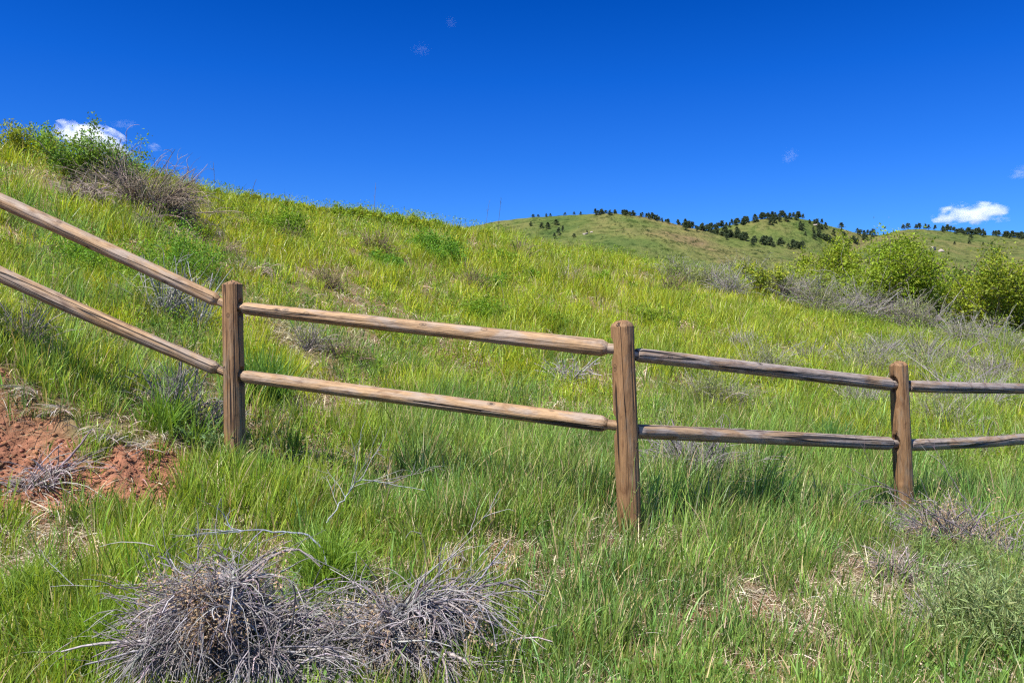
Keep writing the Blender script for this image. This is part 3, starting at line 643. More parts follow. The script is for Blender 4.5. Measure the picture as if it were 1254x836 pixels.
# the big dead rabbitbrush in the foreground: two heaps of grey stems, then the green regrowth between them
dead_bush('dead_bush', 288, 834, 215, 165, 1150, 'large heap of dead grey-violet stems with tan seed heads, foreground left', group='dead bushes in the foreground', lean=(.1, -.25), seed_heads=240, droop=1.2, hubs=18, second=3.2, fine=.0026, thatch=1., col=(.245, .225, .225))
dead_bush('dead_bush', 495, 812, 190, 118, 950, 'lower heap of dead grey stems to the right of the green tuft, foreground', group='dead bushes in the foreground', lean=(.2, -.3), seed_heads=70, droop=1.3, hubs=14, second=3., fine=.0026, thatch=1., col=(.255, .235, .235))
dead_bush('dead_bush', 1215, 692, 190, 90, 520, 'dead grey bush with long stems reaching in front of the right post', group='dead bushes in the foreground', lean=(-.25, -.2), seed_heads=170, droop=.7, hubs=4, second=2.2, fine=.003, col=(.27, .24, .24))
dead_bush('dead_bush', 1172, 775, 70, 80, 260, 'thin grey dead stems standing beside the silvery feathery plant', group='dead bushes in the foreground', lean=(-.1, -.2), droop=1., hubs=5, fine=.0026, col=(.33, .30, .29))
dead_bush('dead_bush', 1110, 712, 120, 60, 380, 'low flattened dead bush with pale straw below the right post', group='dead bushes in the foreground', lean=(0, -.2), droop=1.2, hubs=4, second=2., fine=.0028, col=(.30, .26, .24))
dead_bush('dead_bush', 40, 590, 130, 40, 150, 'small pale heap of dead stems lying on the bare red soil', group='dead bushes in the foreground', lean=(.2, -.2), droop=1.3, hubs=3, second=1.6, fine=.0028, col=(.33, .28, .27))
dead_bush('dead_bush', 862, 602, 120, 88, 700, 'dark grey dead bush just beyond the lower rail, right of the middle post', group='dead bushes behind the fence', droop=.9, hubs=4, fine=.004, col=(.22, .20, .20), lean=(0, -.1))
dead_bush('dead_bush', 712, 470, 74, 34, 170, 'small dead grey bush under the upper rail, left of the middle post', group='dead bushes behind the fence', droop=1.1, hubs=3, fine=.006, col=(.30, .28, .29), K=6)
dead_bush('dead_bush', 238, 520, 90, 75, 150, 'thin grey dead stems tangled in grass left of the left post', group='dead bushes behind the fence', droop=.4, hubs=4, fine=.003, col=(.22, .20, .20), up=.9)

# the woody stump the heap grows from
stump_at = at(238, 822); o = thing('dead_log', tuple(stump_at), 'short thick weathered stump poking out below the large dead heap', 'log')
Pm = grow(np.array([[-.04, -.05, -.03], [0., -.02, -.02], [.05, 0., -.02]]), np.array([[.5, .35, .55], [.9, .1, .5], [.2, -.1, .6]]), np.array([.34, .42, .3]), 9, 0, .12)
v, q, c = tubes(Pm, taper(3, 9, np.array([.026, .02, .016]), .4), 9, jit((.20, .16, .13), 3, .1)); link('stump', Bag().add(v, q, None, c).mesh('stump', [M_twig], True), o)

# long loose stems
def loose_branch(px, py, Y, pts_px, r, label, twigs=10, col=(.33, .30, .31), tl=.25):
    """a fallen or reaching branch through given points (column, row, depth)"""
    base = P3(px, py, Y); o = thing('dead_branch', tuple(base), label, 'branch', 'loose dead branches')
    q = np.array([P3(*p_) for p_ in pts_px])-base; t = np.linspace(0, 1, len(q)); tt = np.linspace(0, 1, 16)
    P = np.stack([np.interp(tt, t, q[:, k]) for k in range(3)], 1); P[1:-1] = (P[:-2]+2*P[1:-1]+P[2:])/4; P[1:-1] += rng.normal(size=(14, 3))*.004
    b = Bag(); v, f, c = tubes(P[None], taper(1, 16, r, .35), 6, jit(col, 1, .05)); b.add(v, f, None, c)
    P2 = branch(P[None], twigs, .15, .95, rng.uniform(.3, 1, twigs)*tl, 8, .5, .12); v, f, c = tubes(P2, taper(twigs, 8, r*.45, .4), 4, jit(col, twigs, .12)); b.add(v, f, None, c)
    n3 = twigs*3; P4 = branch(P2, n3, .3, .95, rng.uniform(.1, .4, n3)*tl, 5, .6, .12); v, f, c = tubes(P4, taper(n3, 5, r*.22, .4), 3, jit(col, n3, .12)); b.add(v, f, None, c)
    link('twigs', b.mesh('twigs', [M_twig]), o); return o
for px, py, w, h, lb, cc in [(372,430,64,34,'grey twiggy clump behind the upper rail of the middle bay, near the left post',(.27,.24,.22)),(430,447,60,30,'low brown twiggy patch between the middle rails, left of centre',(.26,.19,.14)),
        (400,352,46,26,'brown twiggy weed on the slope above the left part of the middle bay',(.25,.19,.12)),(462,312,40,24,'brown twiggy weed close under the skyline, left of centre',(.25,.18,.12)),(352,300,34,24,'dark twiggy weed under the skyline above the left post',(.20,.15,.10)),
        (578,352,40,24,'brown twiggy weed in the middle of the upper slope',(.26,.19,.13)),(700,352,44,22,'pale twiggy weed on the upper slope above the middle post',(.36,.30,.24)),(828,362,44,26,'dark twiggy weed at the far right of the open grass slope',(.20,.15,.11)),
        (640,318,34,20,'brown twiggy weed at the crest just below the far hill',(.26,.20,.14)),(912,432,54,26,'pale dead twigs in the grass above the cracked rail',(.38,.34,.31)),(20,430,60,60,'thin dead stems in shade under the steep lower rail at the left edge',(.26,.23,.21))]:
    dead_bush('twiggy_weed', px, py, w, h, 170, lb, 'weed', 'twiggy weeds in the grass', fine=.0019*max(1, at(px, py)[1]/6)**.85, col=cc, droop=.8, hubs=4, up=1., second=2.4, K=6, green=70, greencol=(.24, .30, .05), leafsize=.03*max(1, at(px, py)[1]/8)**.8)
loose_branch(490, 812, 2.78, [(560,806,2.8),(490,809,2.78),(420,808,2.74),(350,815,2.7),(290,842,2.62)], .008, 'pale bare branch lying along the bottom edge of the photo', 9, (.42, .38, .38), .3)
loose_branch(420, 640, 3.5, [(400,690,3.3),(385,655,3.35),(340,650,3.4),(300,648,3.4),(255,652,3.35)], .005, 'bare grey branch arching left above the dead heap', 9, (.25, .24, .28), .35)
loose_branch(300, 720, 3.1, [(300,720,3.1),(220,712,3.05),(150,716,3.0),(62,718,2.95)], .0035, 'thin grey stem pointing straight left out of the dead heap', 5, (.32, .30, .33), .25)
loose_branch(405, 600, 4., [(400,640,3.7),(420,612,3.75),(440,585,3.8),(520,600,3.8)], .004, 'thin grey fork standing above the grass between the left and middle posts', 10, (.34, .32, .33), .35)
loose_branch(1185, 650, 4.6, [(1190,655,4.6),(1150,632,4.6),(1110,606,4.55),(1065,586,4.5)], .005, 'dark bare branch crossing in front of the foot of the right post', 10, (.17, .14, .14), .35)
loose_branch(1200, 640, 4.6, [(1200,650,4.6),(1180,610,4.65),(1150,560,4.7)], .004, 'dark upright branch to the right of the right post', 8, (.18, .15, .15), .3)
loose_branch(20, 790, 2.9, [(0,800,2.9),(15,785,2.9),(30,795,2.95)], .007, 'short broken stick at the bottom left edge', 3, (.36, .33, .36), .1)

# fine-leaved tufts (green feathery regrowth)
def tuft(name, px, py, w_px, h_px, n, W, label, col, cat='plant', group=None, droop=.5, hubs=4, K=5, lean=(0, 0)):
    p = at(px, py); s = scale_px(p); w = w_px*s; h = h_px*s; o = thing(name, tuple(p), label, cat, group)
    hx = rng.normal(size=(hubs, 1))*w*.17; hy = rng.normal(size=(hubs, 1))*w*.14; hub = np.concatenate([hx, hy, hgt(p[0]+hx, p[1]+hy)-p[2]], 1)
    i = rng.integers(0, hubs, n); az = rng.uniform(0, 6.28, n); sp = np.abs(rng.normal(size=n))*.55
    d = norm(np.stack([np.cos(az)*sp+lean[0], np.sin(az)*sp+lean[1], np.ones(n)], 1)); sd = norm(np.cross(d, rng.normal(size=(n, 3))))
    V, Q, T, c = ribbons(hub[i]+rng.normal(size=(n, 3))*[w*.10, w*.10, 0], d, sd, h*rng.uniform(.5, 1.15, n), np.full(n, W)*rng.uniform(.6, 1.3, n), K, np.abs(rng.normal(size=n))*droop, jit(col, n, .16), jit(np.array(col)*1.25, n, .1))
    link('leaves', mesh_from('leaves', V, Q, T, c, [M_grass]), o)
    return o
G1 = 'green tufts in the foreground'
tuft('grass_tuft', 395, 735, 85, 100, 700, .006, 'bright green grass tuft standing between the two dead heaps', (.19, .30, .04), group=G1)
tuft('grass_tuft', 120, 800, 150, 80, 1500, .0065, 'dense bright green grass tuft at the bottom left', (.19, .30, .04), group=G1, lean=(.15, 0))
tuft('grass_tuft', 40, 740, 100, 75, 800, .006, 'yellow-green grass tuft at the left edge, below the red soil', (.21, .31, .05), group=G1)
tuft('grass_tuft', 335, 500, 70, 75, 500, .008, 'tall dark green grass tuft just right of the left post', (.11, .22, .04), group='tall tufts along the fence', droop=.15)
tuft('grass_tuft', 205, 530, 90, 70, 260, .008, 'tall dark green grass tuft left of the left post', (.15, .26, .035), group='tall tufts along the fence', droop=.2)
tuft('grass_tuft', 1020, 560, 60, 55, 350, .009, 'dark green grass tuft left of the right post', (.10, .22, .05), group='tall tufts along the fence', droop=.15)
tuft('grass_tuft', 330, 812, 60, 50, 260, .006, 'short green tuft growing through the front of the large dead heap', (.19, .30, .05), group=G1)
tuft('grass_tuft', 420, 822, 60, 55, 300, .006, 'short green tuft at the bottom between the two dead heaps', (.20, .31, .045), group=G1)
tuft('grass_tuft', 560, 818, 60, 50, 240, .006, 'short green tuft at the right foot of the lower dead heap', (.20, .30, .05), group=G1)
tuft('grass_tuft', 185, 815, 60, 55, 260, .006, 'short green tuft at the left foot of the large dead heap', (.20, .31, .045), group=G1)
# feathery plant bottom right
def feathery(name, px, py, w_px, h_px, n, label, col, leaf=.035, group=None, lw=9., stem=(.2, .24, .1)):
    p = at(px, py); s = scale_px(p); w = w_px*s; h = h_px*s; o = thing(name, tuple(p), label, 'plant', group)
    hub = rng.uniform(-.5, .5, (n, 3))*[w*.85, w*.5, 0]; hub[:, 2] = hgt(p[0]+hub[:, 0], p[1]+hub[:, 1])-p[2]
    Pm = grow(hub, np.stack([rng.normal(size=n)*.35, rng.normal(size=n)*.35, np.ones(n)], 1), rng.uniform(.6, 1.1, n)*h, 7, 0, .10)
    v, q, c = tubes(Pm, taper(n, 7, max(.0022, s*.5), .4), 3, jit(stem, n, .1)); link('stems', Bag().add(v, q, None, c).mesh('stems', [M_leaf]), o)
    m = 34; k = rng.uniform(1, 5.99, (n, m)); k0 = k.astype(int); f = (k-k0)[..., None]; pts = Pm[np.arange(n)[:, None], k0]*(1-f)+Pm[np.arange(n)[:, None], np.minimum(k0+1, 6)]*f
    v, T, c = leaves(pts.reshape(-1, 3), rng.uniform(.6, 1.2, n*m)*leaf, lw, .9, jit(col, n*m, .15)); link('leaves', Bag().add(v, None, T, c).mesh('leaves', [M_leaf]), o)
    return o
feathery('feathery_plant', 1222, 806, 130, 125, 210, 'silvery green feathery plant filling the bottom right corner', (.30, .38, .16), .045, lw=9.)
feathery('feathery_plant', 1180, 712, 120, 62, 150, 'pale yellow-green feathery plant behind the silvery one at the right edge', (.24, .32, .10), .045, lw=8.)
feathery('leafy_plant', 268, 562, 55, 45, 40, 'low grey-green leafy plant at the foot of the left post', (.18, .27, .11), .03, lw=3., group='leafy plants around the fence')
feathery('leafy_plant', 802, 400, 60, 24, 60, 'bright yellow-green rounded plant behind the upper rail near the middle post', (.27, .38, .04), .09, lw=5.)
feathery('leafy_plant', 685, 408, 55, 22, 60, 'bright green rounded plant behind the upper rail, left of the middle post', (.22, .34, .04), .09, lw=5.)

# leafy herbs on the slope
H = 'leafy herbs on the slope'
herbs = [(150,350,110,62,'bright green leafy patch above the steep lower rail'),(110,330,70,45,'leafy green herb left of the bright patch under the steep upper rail'),
 (215,335,80,55,'leafy green herb below the worn litter line, right of the bright patch'),(590,395,70,36,'dark leafy herb clump in the middle of the slope above the upper rail'),
 (545,322,50,34,'dark leafy herb below the skyline left of the middle'),(520,308,40,26,'small leafy herb close under the skyline, left of the dark one'),
 (350,290,60,40,'leafy herb in the left slope under the crest'),(600,352,40,20,'small yellow-green herb right of the dark clump'),(470,330,46,24,'leafy herb half way up the slope, left of centre'),
 (610,325,40,22,'yellow-topped herb below the skyline in the middle'),(660,345,40,16,'low leafy herb right of the middle, upper slope'),(930,352,40,22,'small leafy herb in front of the yellow-green shrubs'),
 (735,350,40,18,'low leafy herb above the middle post')]
for q, (px, py, w, h, lb) in enumerate(herbs):
    leafy_bush('leafy_plant', px, py, w, h, 2600, .016*max(1, at(px, py)[1]/7)**.9, lb, 'plant', H, (.13, .27, .035) if q % 3 else (.17, .29, .03), limbs=22, rr=.004, up=.9, stemcol=(.14, .2, .06), blob=.3)
# plants along the skyline
E = 'plants along the skyline'
sky = [(15,196,45,44,'leafy shrub on the skyline at the left edge'),(45,196,40,42,'thin-topped leafy shrub on the skyline, second from the left edge'),(225,232,40,26,'leafy shrub on the skyline right of the grey twiggy bush'),
 (262,246,44,24,'round leafy shrub on the skyline below the two tall stalks'),(300,250,44,24,'leafy shrub on the skyline right of the second tall stalk'),(335,258,40,22,'low leafy shrub on the skyline, third right of the stalks'),
 (372,262,40,20,'low yellow-green shrub on the skyline'),(410,266,40,24,'bushy yellow-green shrub on the skyline above the middle bay'),(440,268,30,22,'small bushy shrub touching the yellow-green one on the skyline'),
 (475,276,36,20,'low shrub where the skyline dips left of centre'),(505,280,36,18,'small shrub on the skyline before the far hill'),(535,284,30,20,'upright small shrub on the skyline beside the far hill')]
sky += [(70,205,40,40,'leafy shrub on the skyline left of the shrub in front of the cloud'),(195,232,34,34,'sparse leafy shrub just right of the grey twiggy bush on the skyline'),(243,244,26,18,'small leafy sprig on the skyline left of the two tall stalks'),(282,252,26,18,'small leafy sprig on the skyline between the tall stalks'),(318,256,30,26,'upright leafy weed on the skyline, right of the tall stalks'),(353,262,30,22,'upright yellow-green weed on the skyline'),(391,266,30,24,'pointed yellow-green weed on the skyline'),(425,268,30,20,'low round weed on the skyline between two bushier ones'),(458,273,26,18,'small weed on the skyline beside a thin dry stalk'),(490,279,30,18,'round weed on the skyline near the far hill'),(520,284,26,18,'low weed on the skyline just before the far hill'),(560,290,34,18,'weed overlapping the left foot of the far hill'),(590,294,30,14,'small weed before the far hill beside the dry stalk')]
for q, (px, py, w, h, lb) in enumerate(sky):
    h = h*rng.uniform(.55, 1.05)*(1.35 if px < 90 else 1.)
    leafy_bush('leafy_shrub', px, py, w*.8, h, 1000, .022*max(1, at(px, py)[1]/9)**.9, lb, 'shrub', E, (.21, .30, .03) if q % 2 else (.28, .33, .035), limbs=16, rr=.011, up=1.3, stemcol=(.2, .22, .08), blob=.11)
leafy_bush('leafy_shrub', 112, 224, 110, 66, 4600, .034, 'green leafy shrub on the skyline in front of the white cloud', 'shrub', None, (.15, .26, .045), limbs=20, rr=.012, blob=.16)
B = 'dead bushes on the crest'
dead_bush('twiggy_bush', 168, 254, 118, 62, 620, 'broad grey-brown twiggy bush on the crest below and right of the leafy shrub', 'bush', B, fine=.0048, col=(.27, .215, .165), green=160, greencol=(.20, .25, .06), up=.95, droop=.8, leafsize=.035, hubs=10, thatch=.4)
dead_bush('twiggy_bush', 108, 250, 70, 34, 320, 'pale dead twigs under the leafy shrub at the top left', 'bush', B, fine=.005, col=(.30, .24, .20), droop=1.2, thatch=.5, hubs=6)
dead_bush('twiggy_bush', 188, 284, 44, 34, 240, 'grey dead twigs hanging at the upper end of the worn line', 'bush', B, fine=.005, col=(.24, .19, .16), droop=1.2, thatch=.5, hubs=6)
dead_bush('twiggy_bush', 222, 294, 50, 24, 240, 'pale dead twigs along the upper worn line', 'bush', B, fine=.0045, col=(.38, .31, .24), droop=1.4, thatch=.4, hubs=6)
dead_bush('twiggy_bush', 262, 308, 56, 24, 260, 'brown dead twigs half way along the worn line', 'bush', B, fine=.0045, col=(.26, .19, .14), droop=1.4, thatch=.4, hubs=6)
dead_bush('twiggy_bush', 308, 334, 50, 28, 260, 'pale dead twigs at the lower end of the worn line above the left post', 'bush', B, fine=.0045, col=(.36, .29, .23), droop=1.4, thatch=.4, hubs=6)
dead_bush('twiggy_bush', 225, 400, 100, 68, 110, 'thin bare grey shrub standing between the steep rails', 'bush', None, fine=.0045, col=(.30, .29, .27), up=1.1, droop=.2, second=3, green=120, greencol=(.2, .25, .1))
for px, py, top_, lb in [(263,240,196,'tall bare stalk on the skyline, left of the pair'),(307,246,210,'tall bare stalk on the skyline, right of the pair'),(594,292,246,'thin dry stalk on the skyline beside the far hill'),(458,270,222,'thin dry stalk on the skyline left of centre'),(610,295,242,'bent dry stalk on the skyline in front of the far hill')]:
    p = at(px, py); h = (py-top_)*scale_px(p); o = thing('dry_stalk', tuple(p), lb, 'stalk', 'dry stalks on the skyline')
    Pm = grow(np.zeros((1, 3)), np.array([[.02, 0, 1.]]), np.array([h]), 9, 0, .03); b = Bag(); v, q, c = tubes(Pm, taper(1, 9, .007, .4), 4, jit((.15, .12, .08), 1)); b.add(v, q, None, c)
    P2 = branch(Pm, 6, .6, .98, np.full(6, h*.07), 4, .25, .1); v, q, c = tubes(P2, taper(6, 4, .004, .5), 3, jit((.15, .12, .08), 6)); b.add(v, q, None, c); link('stem', b.mesh('stem', [M_twig]), o)

# shrubs at the right
S = 'grey rabbitbrush across the right slope'
grey = [(1150,448,90,46,'silvery grey bush up the slope above the last upper rail'),(1235,405,60,40,'silvery twiggy bush at the right edge, below the broad green shrub'),(1060,462,80,40,'grey-green bush above the post at the right'),
 (930,470,90,40,'pale green-grey bush in the grass above the long cracked rail'),(840,545,100,44,'feathery green-grey bush behind the lower grey rail, near the middle post'),(1150,530,90,40,'green-tipped grey bush between the two last rails'),
 (960,372,70,36,'grey mound at the left end of the grey-violet band'),(895,362,54,30,'small grey mound left of the band, high on the slope'),(830,345,46,24,'low green-grey bush where the slope meets the far valley'),(860,350,60,24,'grey twigs with green tips left of the yellow-green shrubs'),(965,370,56,34,'dark grey twiggy bush in front of the yellow-green shrubs'),
 (1060,392,110,52,'broad grey-violet twiggy bush below the bright green shrub'),(1125,405,90,40,'grey-violet twiggy bush right of the broad one'),
 (1200,425,90,52,'rounded grey-violet twiggy bush near the right edge'),(1010,385,80,40,'yellow-green and grey bush left of the broad grey one'),
 (1215,470,110,38,'low pale grey bush above the last rails'),(1125,462,70,28,'low dark-green and grey bush right of the right post top'),
 (1190,500,150,38,'flat mass of grey twigs between the last two rails'),(985,445,80,18,'flat pale twigs in the grass above the grey upper rail'),
 (1245,440,60,30,'grey bush with green tips at the right edge'),(1080,440,60,22,'small grey bush up the slope above the right post'),
 (870,500,110,40,'airy green-grey bush between the two grey rails'),(1060,500,80,28,'grey twigs behind the right post between the rails'),(905,345,50,26,'pale green-grey bush under the far valley'),(1200,560,100,20,'flat pale grey twigs behind the last lower rail')]
for q, (px, py, w, h, lb) in enumerate(grey):
    if h <= 40: h = h*1.5
    Y = at(px, py)[1]; g_ = [120, 60, 260, 420, 520, 300, 100, 80, 420, 260, 60, 120, 160, 120, 420, 80, 260, 40, 40, 260, 120, 420, 30, 380, 60][q]
    dead_bush('grey_bush', px, py, w*rng.uniform(.75, 1.05), h*.72, 340, lb, 'bush', S, fine=.0019*max(1, Y/6)**.85, col=(.31, .285, .27) if q % 3 else (.26, .235, .215), droop=.75 if h > 30 else 1.0, hubs=6, up=.8,
              green=int(g_*1.6), greencol=(.28, .33, .10), second=2.2, K=6, leafsize=.03*max(1, Y/8)**.8)
leafy_bush('green_shrub', 1078, 385, 112, 98, 15000, .075, 'large bright green leafy shrub in front of the wooded far hill', 'shrub', 'green shrubs at the right', (.215, .30, .03), limbs=26, rr=.03, blob=.15)
leafy_bush('green_shrub', 1022, 372, 62, 74, 5500, .07, 'medium green leafy shrub leaning against the left of the large one', 'shrub', 'green shrubs at the right', (.24, .31, .03), limbs=16, rr=.02, blob=.15)
leafy_bush('green_shrub', 985, 366, 44, 40, 2600, .07, 'small yellow-green shrub, left end of the green shrubs', 'shrub', 'green shrubs at the right', (.26, .33, .04), limbs=14, rr=.015, blob=.2)
leafy_bush('green_shrub', 935, 366, 50, 48, 2400, .06, 'yellow-green shrub with dark stems, left of the others', 'shrub', 'green shrubs at the right', (.30, .36, .05), limbs=12, rr=.02, blob=.10, bare=.3, stemcol=(.09, .07, .05))
leafy_bush('green_shrub', 955, 352, 70, 26, 1800, .06, 'low pale yellow-green shrub behind the dark-stemmed one', 'shrub', 'green shrubs at the right', (.28, .34, .06), limbs=14, rr=.01, blob=.2)
leafy_bush('green_shrub', 1170, 385, 70, 78, 3600, .07, 'half-bare shrub with dark branches and few green leaves', 'shrub', 'green shrubs at the right', (.13, .22, .04), limbs=22, rr=.035, bare=.55, blob=.12, stemcol=(.15, .11, .09))
leafy_bush('green_shrub', 1130, 392, 40, 50, 2500, .07, 'dark green shrub between the large and the half-bare one', 'shrub', 'green shrubs at the right', (.11, .21, .035), limbs=14, rr=.02, blob=.15)
leafy_bush('green_shrub', 1240, 415, 70, 92, 9000, .075, 'broad green shrub at the right edge', 'shrub', 'green shrubs at the right', (.22, .28, .03), limbs=22, rr=.03, blob=.16)
leafy_bush('green_shrub', 1205, 400, 44, 54, 3600, .07, 'dark green shrub just left of the broad one at the right edge', 'shrub', 'green shrubs at the right', (.14, .22, .03), limbs=16, rr=.02, blob=.15)

# soil clods, stones and hanging dead roots on the cut bank
import bmesh
cb = Bag(); n = 5200; u = rng.uniform(-.66, -.42, n); y = rng.uniform(3.8, 4.95, n); x = u*y; keep = dirt_mask(x, y) > .35; x, y = x[keep], y[keep]; n = len(x)
ico = bmesh.new(); bmesh.ops.create_icosphere(ico, subdivisions=1, radius=1); iv = np.array([v.co[:] for v in ico.verts]); it = np.array([[v.index for v in f.verts] for f in ico.faces]); ico.free()
s = rng.exponential(.0042, n)+.002; s = np.minimum(s, .017)
vv = iv[None]*(1+rng.normal(size=(n, len(iv), 1))*.18)*s[:, None, None]*[1, 1, .75]+np.stack([x, y, hgt(x, y)], 1)[:, None]
tt = (np.arange(n)*len(iv))[:, None, None]+it[None]; cb.add(vv.reshape(-1, 3), None, tt.reshape(-1, 3), np.repeat(jit((.29, .14, .085), n, .2), len(iv), 0))
link('soil_clods', cb.mesh('soil_clods', [M_ground]), kind='stuff')
p = at(18, 592); rock('stone', (p[0], p[1], p[2]+.01), (.055, .045, .04), 'small brown stone on the red soil at the left edge', 3)
for q, (px, py, lb) in enumerate([(118, 528, 'pale dead roots hanging over the middle of the red bank'), (140, 538, 'pale dead roots right of the longest ones on the red bank'), (36, 482, 'pale dead roots at the left top of the red bank'), (178, 548, 'pale dead roots at the right end of the red bank'), (72, 500, 'short pale dead roots high on the red bank'), (560, 690, 'pale dead straw beside the small bare hollow in the foreground'),(1095, 680, 'bleached straw clump hanging below the right post'),(1070,672,'second bleached straw clump, left of the one below the right post'),(1042, 745, 'curled bleached straw in the right foreground')]):
    g = at(px, py); o = thing('dead_grass_clump', tuple(g), lb, 'dry grass', 'bleached clumps of dead grass'); n = 46
    d = norm(np.stack([rng.normal(size=n)*.5-.15, -np.abs(rng.normal(size=n))*.6-.3, rng.uniform(-.1, .7, n)], 1)); sd = norm(np.cross(d, rng.normal(size=(n, 3))))
    V, Q, T, c = ribbons(rng.normal(size=(n, 3))*[.035, .03, .01]+[0, 0, .03], d, sd, rng.uniform(.07, .18, n), rng.uniform(.003, .006, n), 5, rng.uniform(.2, 1.1, n), jit((.50, .44, .38), n, .15))
    link('straws', mesh_from('straws', V, Q, T, c, [M_straw]), o)

# seed-headed grass in front of the middle post
for q, (px, py, h_px, dx, lb) in enumerate([(768, 668, 150, .10, 'tall seeding grass stem in front of the middle post, taller'), (745, 690, 110, .25, 'thin seeding grass stem leaning right, left of the middle post'), (790, 690, 105, -.05, 'seeding grass stem at the right foot of the middle post'), (978, 650, 95, .03, 'tall grass stem left of the right post')]):
    g = at(px, py); s = scale_px(g); h = h_px*s; o = thing('seeding_grass', tuple(g), lb, 'grass', 'seeding grass stems at the posts')
    Pm = grow(np.zeros((3, 3)), np.array([[dx, 0, 1.], [dx-.3, .1, 1], [dx+.25, -.1, 1]]), np.array([h, h*.7, h*.6]), 9, 0, .03, np.array([.05, .1, .1])); v, f, c = tubes(Pm, taper(3, 9, .0022, .5), 3, jit((.22, .30, .08), 3)); link('stem', Bag().add(v, f, None, c).mesh('stem', [M_leaf]), o)
    m = 26; k = rng.uniform(5.5, 8, m); k0 = np.minimum(k.astype(int), 7); ff = (k-k0)[:, None]; pts = Pm[0, k0]*(1-ff)+Pm[0, k0+1]*ff
    v, T, c = leaves(pts, rng.uniform(.012, .022, m), 3.5, 1.5, jit((.30, .34, .13), m, .1)); link('seed_head', Bag().add(v, None, T, c).mesh('seed_head', [M_straw]), o)

# ------------------------------------------------------------------ clouds (real volumes far beyond the hills)
def cloud(px, py, w_px, h_px, dist, label, dens=.06, thr=.45, seed=0, nscale=1., tilt=0.):
    m, nt, out = mat('cloud_vapour')
    tc = nd(nt, 'ShaderNodeTexCoord'); mp = nd(nt, 'ShaderNodeMapping'); mp.inputs['Location'].default_value = (seed*7.1, seed*3.3, seed*1.7)
    nt.links.new(tc.outputs['Object'], mp.inputs['Vector'])
    mp.inputs['Scale'].default_value = (w_px/h_px*.6, .8, 1.)
    n = nd(nt, 'ShaderNodeTexNoise'); n.inputs['Scale'].default_value = 1.7*nscale; n.inputs['Detail'].default_value = 6; n.inputs['Roughness'].default_value = .62; nt.links.new(mp.outputs[0], n.inputs['Vector'])
    sp = nd(nt, 'ShaderNodeSeparateXYZ'); nt.links.new(tc.outputs['Object'], sp.inputs[0])
    # ellipsoid falloff, flat below
    ln = nd(nt, 'ShaderNodeVectorMath', operation='LENGTH'); nt.links.new(tc.outputs['Object'], ln.inputs[0])
    fall = math_(nt, 'SUBTRACT', 1., math_(nt, 'POWER', ln.outputs['Value'], 1.6))
    low = math_(nt, 'MINIMUM', 0., math_(nt, 'MULTIPLY', math_(nt, 'ADD', sp.outputs['Z'], .42), 3.5))
    v = math_(nt, 'ADD', math_(nt, 'ADD', math_(nt, 'MULTIPLY', fall, .55), math_(nt, 'MULTIPLY', math_(nt, 'SUBTRACT', n.outputs['Fac'], .5), 2.6)), low)
    dn = nd(nt, 'ShaderNodeMapRange'); nt.links.new(v, dn.inputs['Value']); dn.inputs['From Min'].default_value = thr-.25; dn.inputs['From Max'].default_value = thr+.30
    dn.inputs['To Min'].default_value = 0; dn.inputs['To Max'].default_value = dens
    pv = nd(nt, 'ShaderNodeVolumePrincipled'); pv.inputs['Color'].default_value = (.97, .97, .97, 1); pv.inputs['Anisotropy'].default_value = .0
    nt.links.new(dn.outputs[0], pv.inputs['Density']); nt.links.new(pv.outputs[0], out.inputs['Volume'])
    bm = bmesh.new(); bmesh.ops.create_icosphere(bm, subdivisions=3, radius=1.); me = bpy.data.meshes.new('cloud'); bm.to_mesh(me); bm.free(); me.materials.append(m)
    c = P3(px, py, dist); o = link('cloud', me, None, tuple(c), None, label, 'cloud', 'small clouds'); s = dist/F
    o.scale = (w_px*.5*s, h_px*.9*s, h_px*.5*s); o.rotation_euler.y = tilt; return o
cloud(1191, 264, 100, 36, 2600, 'small bright white cumulus cloud above the right skyline', .03, .42, 1)
cloud(112, 171, 100, 44, 2600, 'white cumulus cloud half hidden behind the leafy shrub at the top left', .04, .34, 2, tilt=.22)
cloud(516, 62, 30, 22, 3000, 'faint white wisp high in the sky left of centre', .003, .66, 3, 2.6)
cloud(552, 28, 16, 20, 3000, 'tiny faint wisp at the top of the sky', .0025, .62, 4, 2.4)
cloud(967, 192, 22, 26, 3000, 'faint upright wisp over the far hills', .005, .62, 5, 2.4)
cloud(189, 181, 16, 14, 3000, 'small white shred right of the left cloud', .010, .45, 6, 1.3)
cloud(152, 153, 38, 14, 3000, 'flat faint wisp above the left cloud', .004, .48, 7, 1.6)
cloud(1252, 212, 24, 24, 3000, 'faint grey-white wisp cut by the right edge', .006, .44, 8, 1.3)

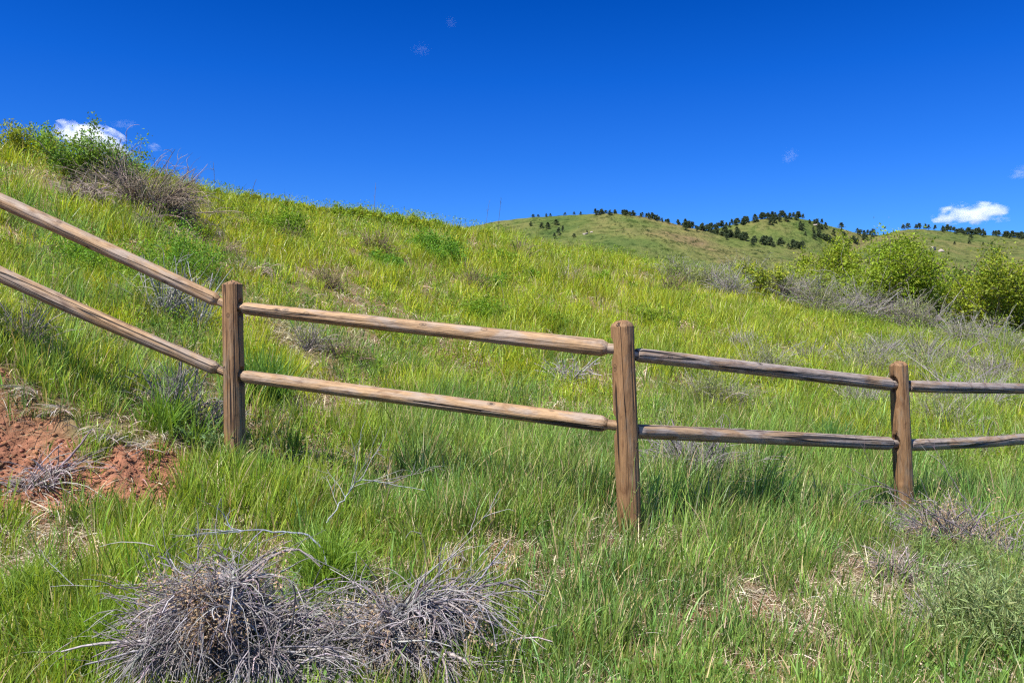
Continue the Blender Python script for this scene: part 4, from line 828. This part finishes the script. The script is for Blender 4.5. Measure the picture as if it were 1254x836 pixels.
# ------------------------------------------------------------------ light, sky, camera
sc = bpy.context.scene
AZ, EL = 222., 58.      # compass bearing of the sun from the viewing direction, and its height
w = bpy.data.worlds.new('World'); sc.world = w; w.use_nodes = True; nt = w.node_tree; nt.nodes.clear()
out = nt.nodes.new('ShaderNodeOutputWorld'); bg = nt.nodes.new('ShaderNodeBackground'); sk = nt.nodes.new('ShaderNodeTexSky')
sk.sky_type = 'NISHITA'; sk.sun_disc = False; sk.sun_elevation = math.radians(EL); sk.sun_rotation = math.radians(AZ); sk.altitude = 1800; sk.air_density = 1.; sk.dust_density = .2; sk.ozone_density = 3.
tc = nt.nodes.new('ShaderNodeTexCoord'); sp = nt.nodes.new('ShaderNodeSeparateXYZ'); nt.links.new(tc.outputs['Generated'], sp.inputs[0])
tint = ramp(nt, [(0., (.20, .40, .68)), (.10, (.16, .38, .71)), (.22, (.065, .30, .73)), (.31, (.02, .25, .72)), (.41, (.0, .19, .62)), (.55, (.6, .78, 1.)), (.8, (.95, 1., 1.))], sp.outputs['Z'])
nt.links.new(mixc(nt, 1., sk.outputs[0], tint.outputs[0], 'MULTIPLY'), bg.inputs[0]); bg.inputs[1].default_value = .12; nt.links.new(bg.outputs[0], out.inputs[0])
L = bpy.data.lights.new('sun', 'SUN'); L.energy = 4.6; L.angle = math.radians(.53); L.color = (1., .95, .87)
so = bpy.data.objects.new('sun', L); C.objects.link(so); a, e = math.radians(AZ), math.radians(EL)
dv = Vector((math.sin(a)*math.cos(e), math.cos(a)*math.cos(e), math.sin(e))); so.rotation_euler = dv.to_track_quat('Z', 'Y').to_euler()
so.location = (-8, -6, 20)
cam = bpy.data.cameras.new('camera'); cam.lens = F/1254*36; cam.sensor_width = 36; cam.clip_end = 20000; cam.clip_start = .05
co = bpy.data.objects.new('camera', cam); C.objects.link(co); co.rotation_euler = (math.radians(90), 0, 0); sc.camera = co
sc.view_settings.view_transform = 'Standard'; sc.view_settings.look = 'None'; sc.view_settings.exposure = 1.02; sc.view_settings.gamma = 1
sc.cycles.volume_bounces = 16; sc.cycles.max_bounces = 16; sc.cycles.diffuse_bounces = 3; sc.cycles.transmission_bounces = 3
sc.cycles.volume_step_rate = 1.; sc.cycles.use_denoising = False; sc.cycles.filter_width = 1.25
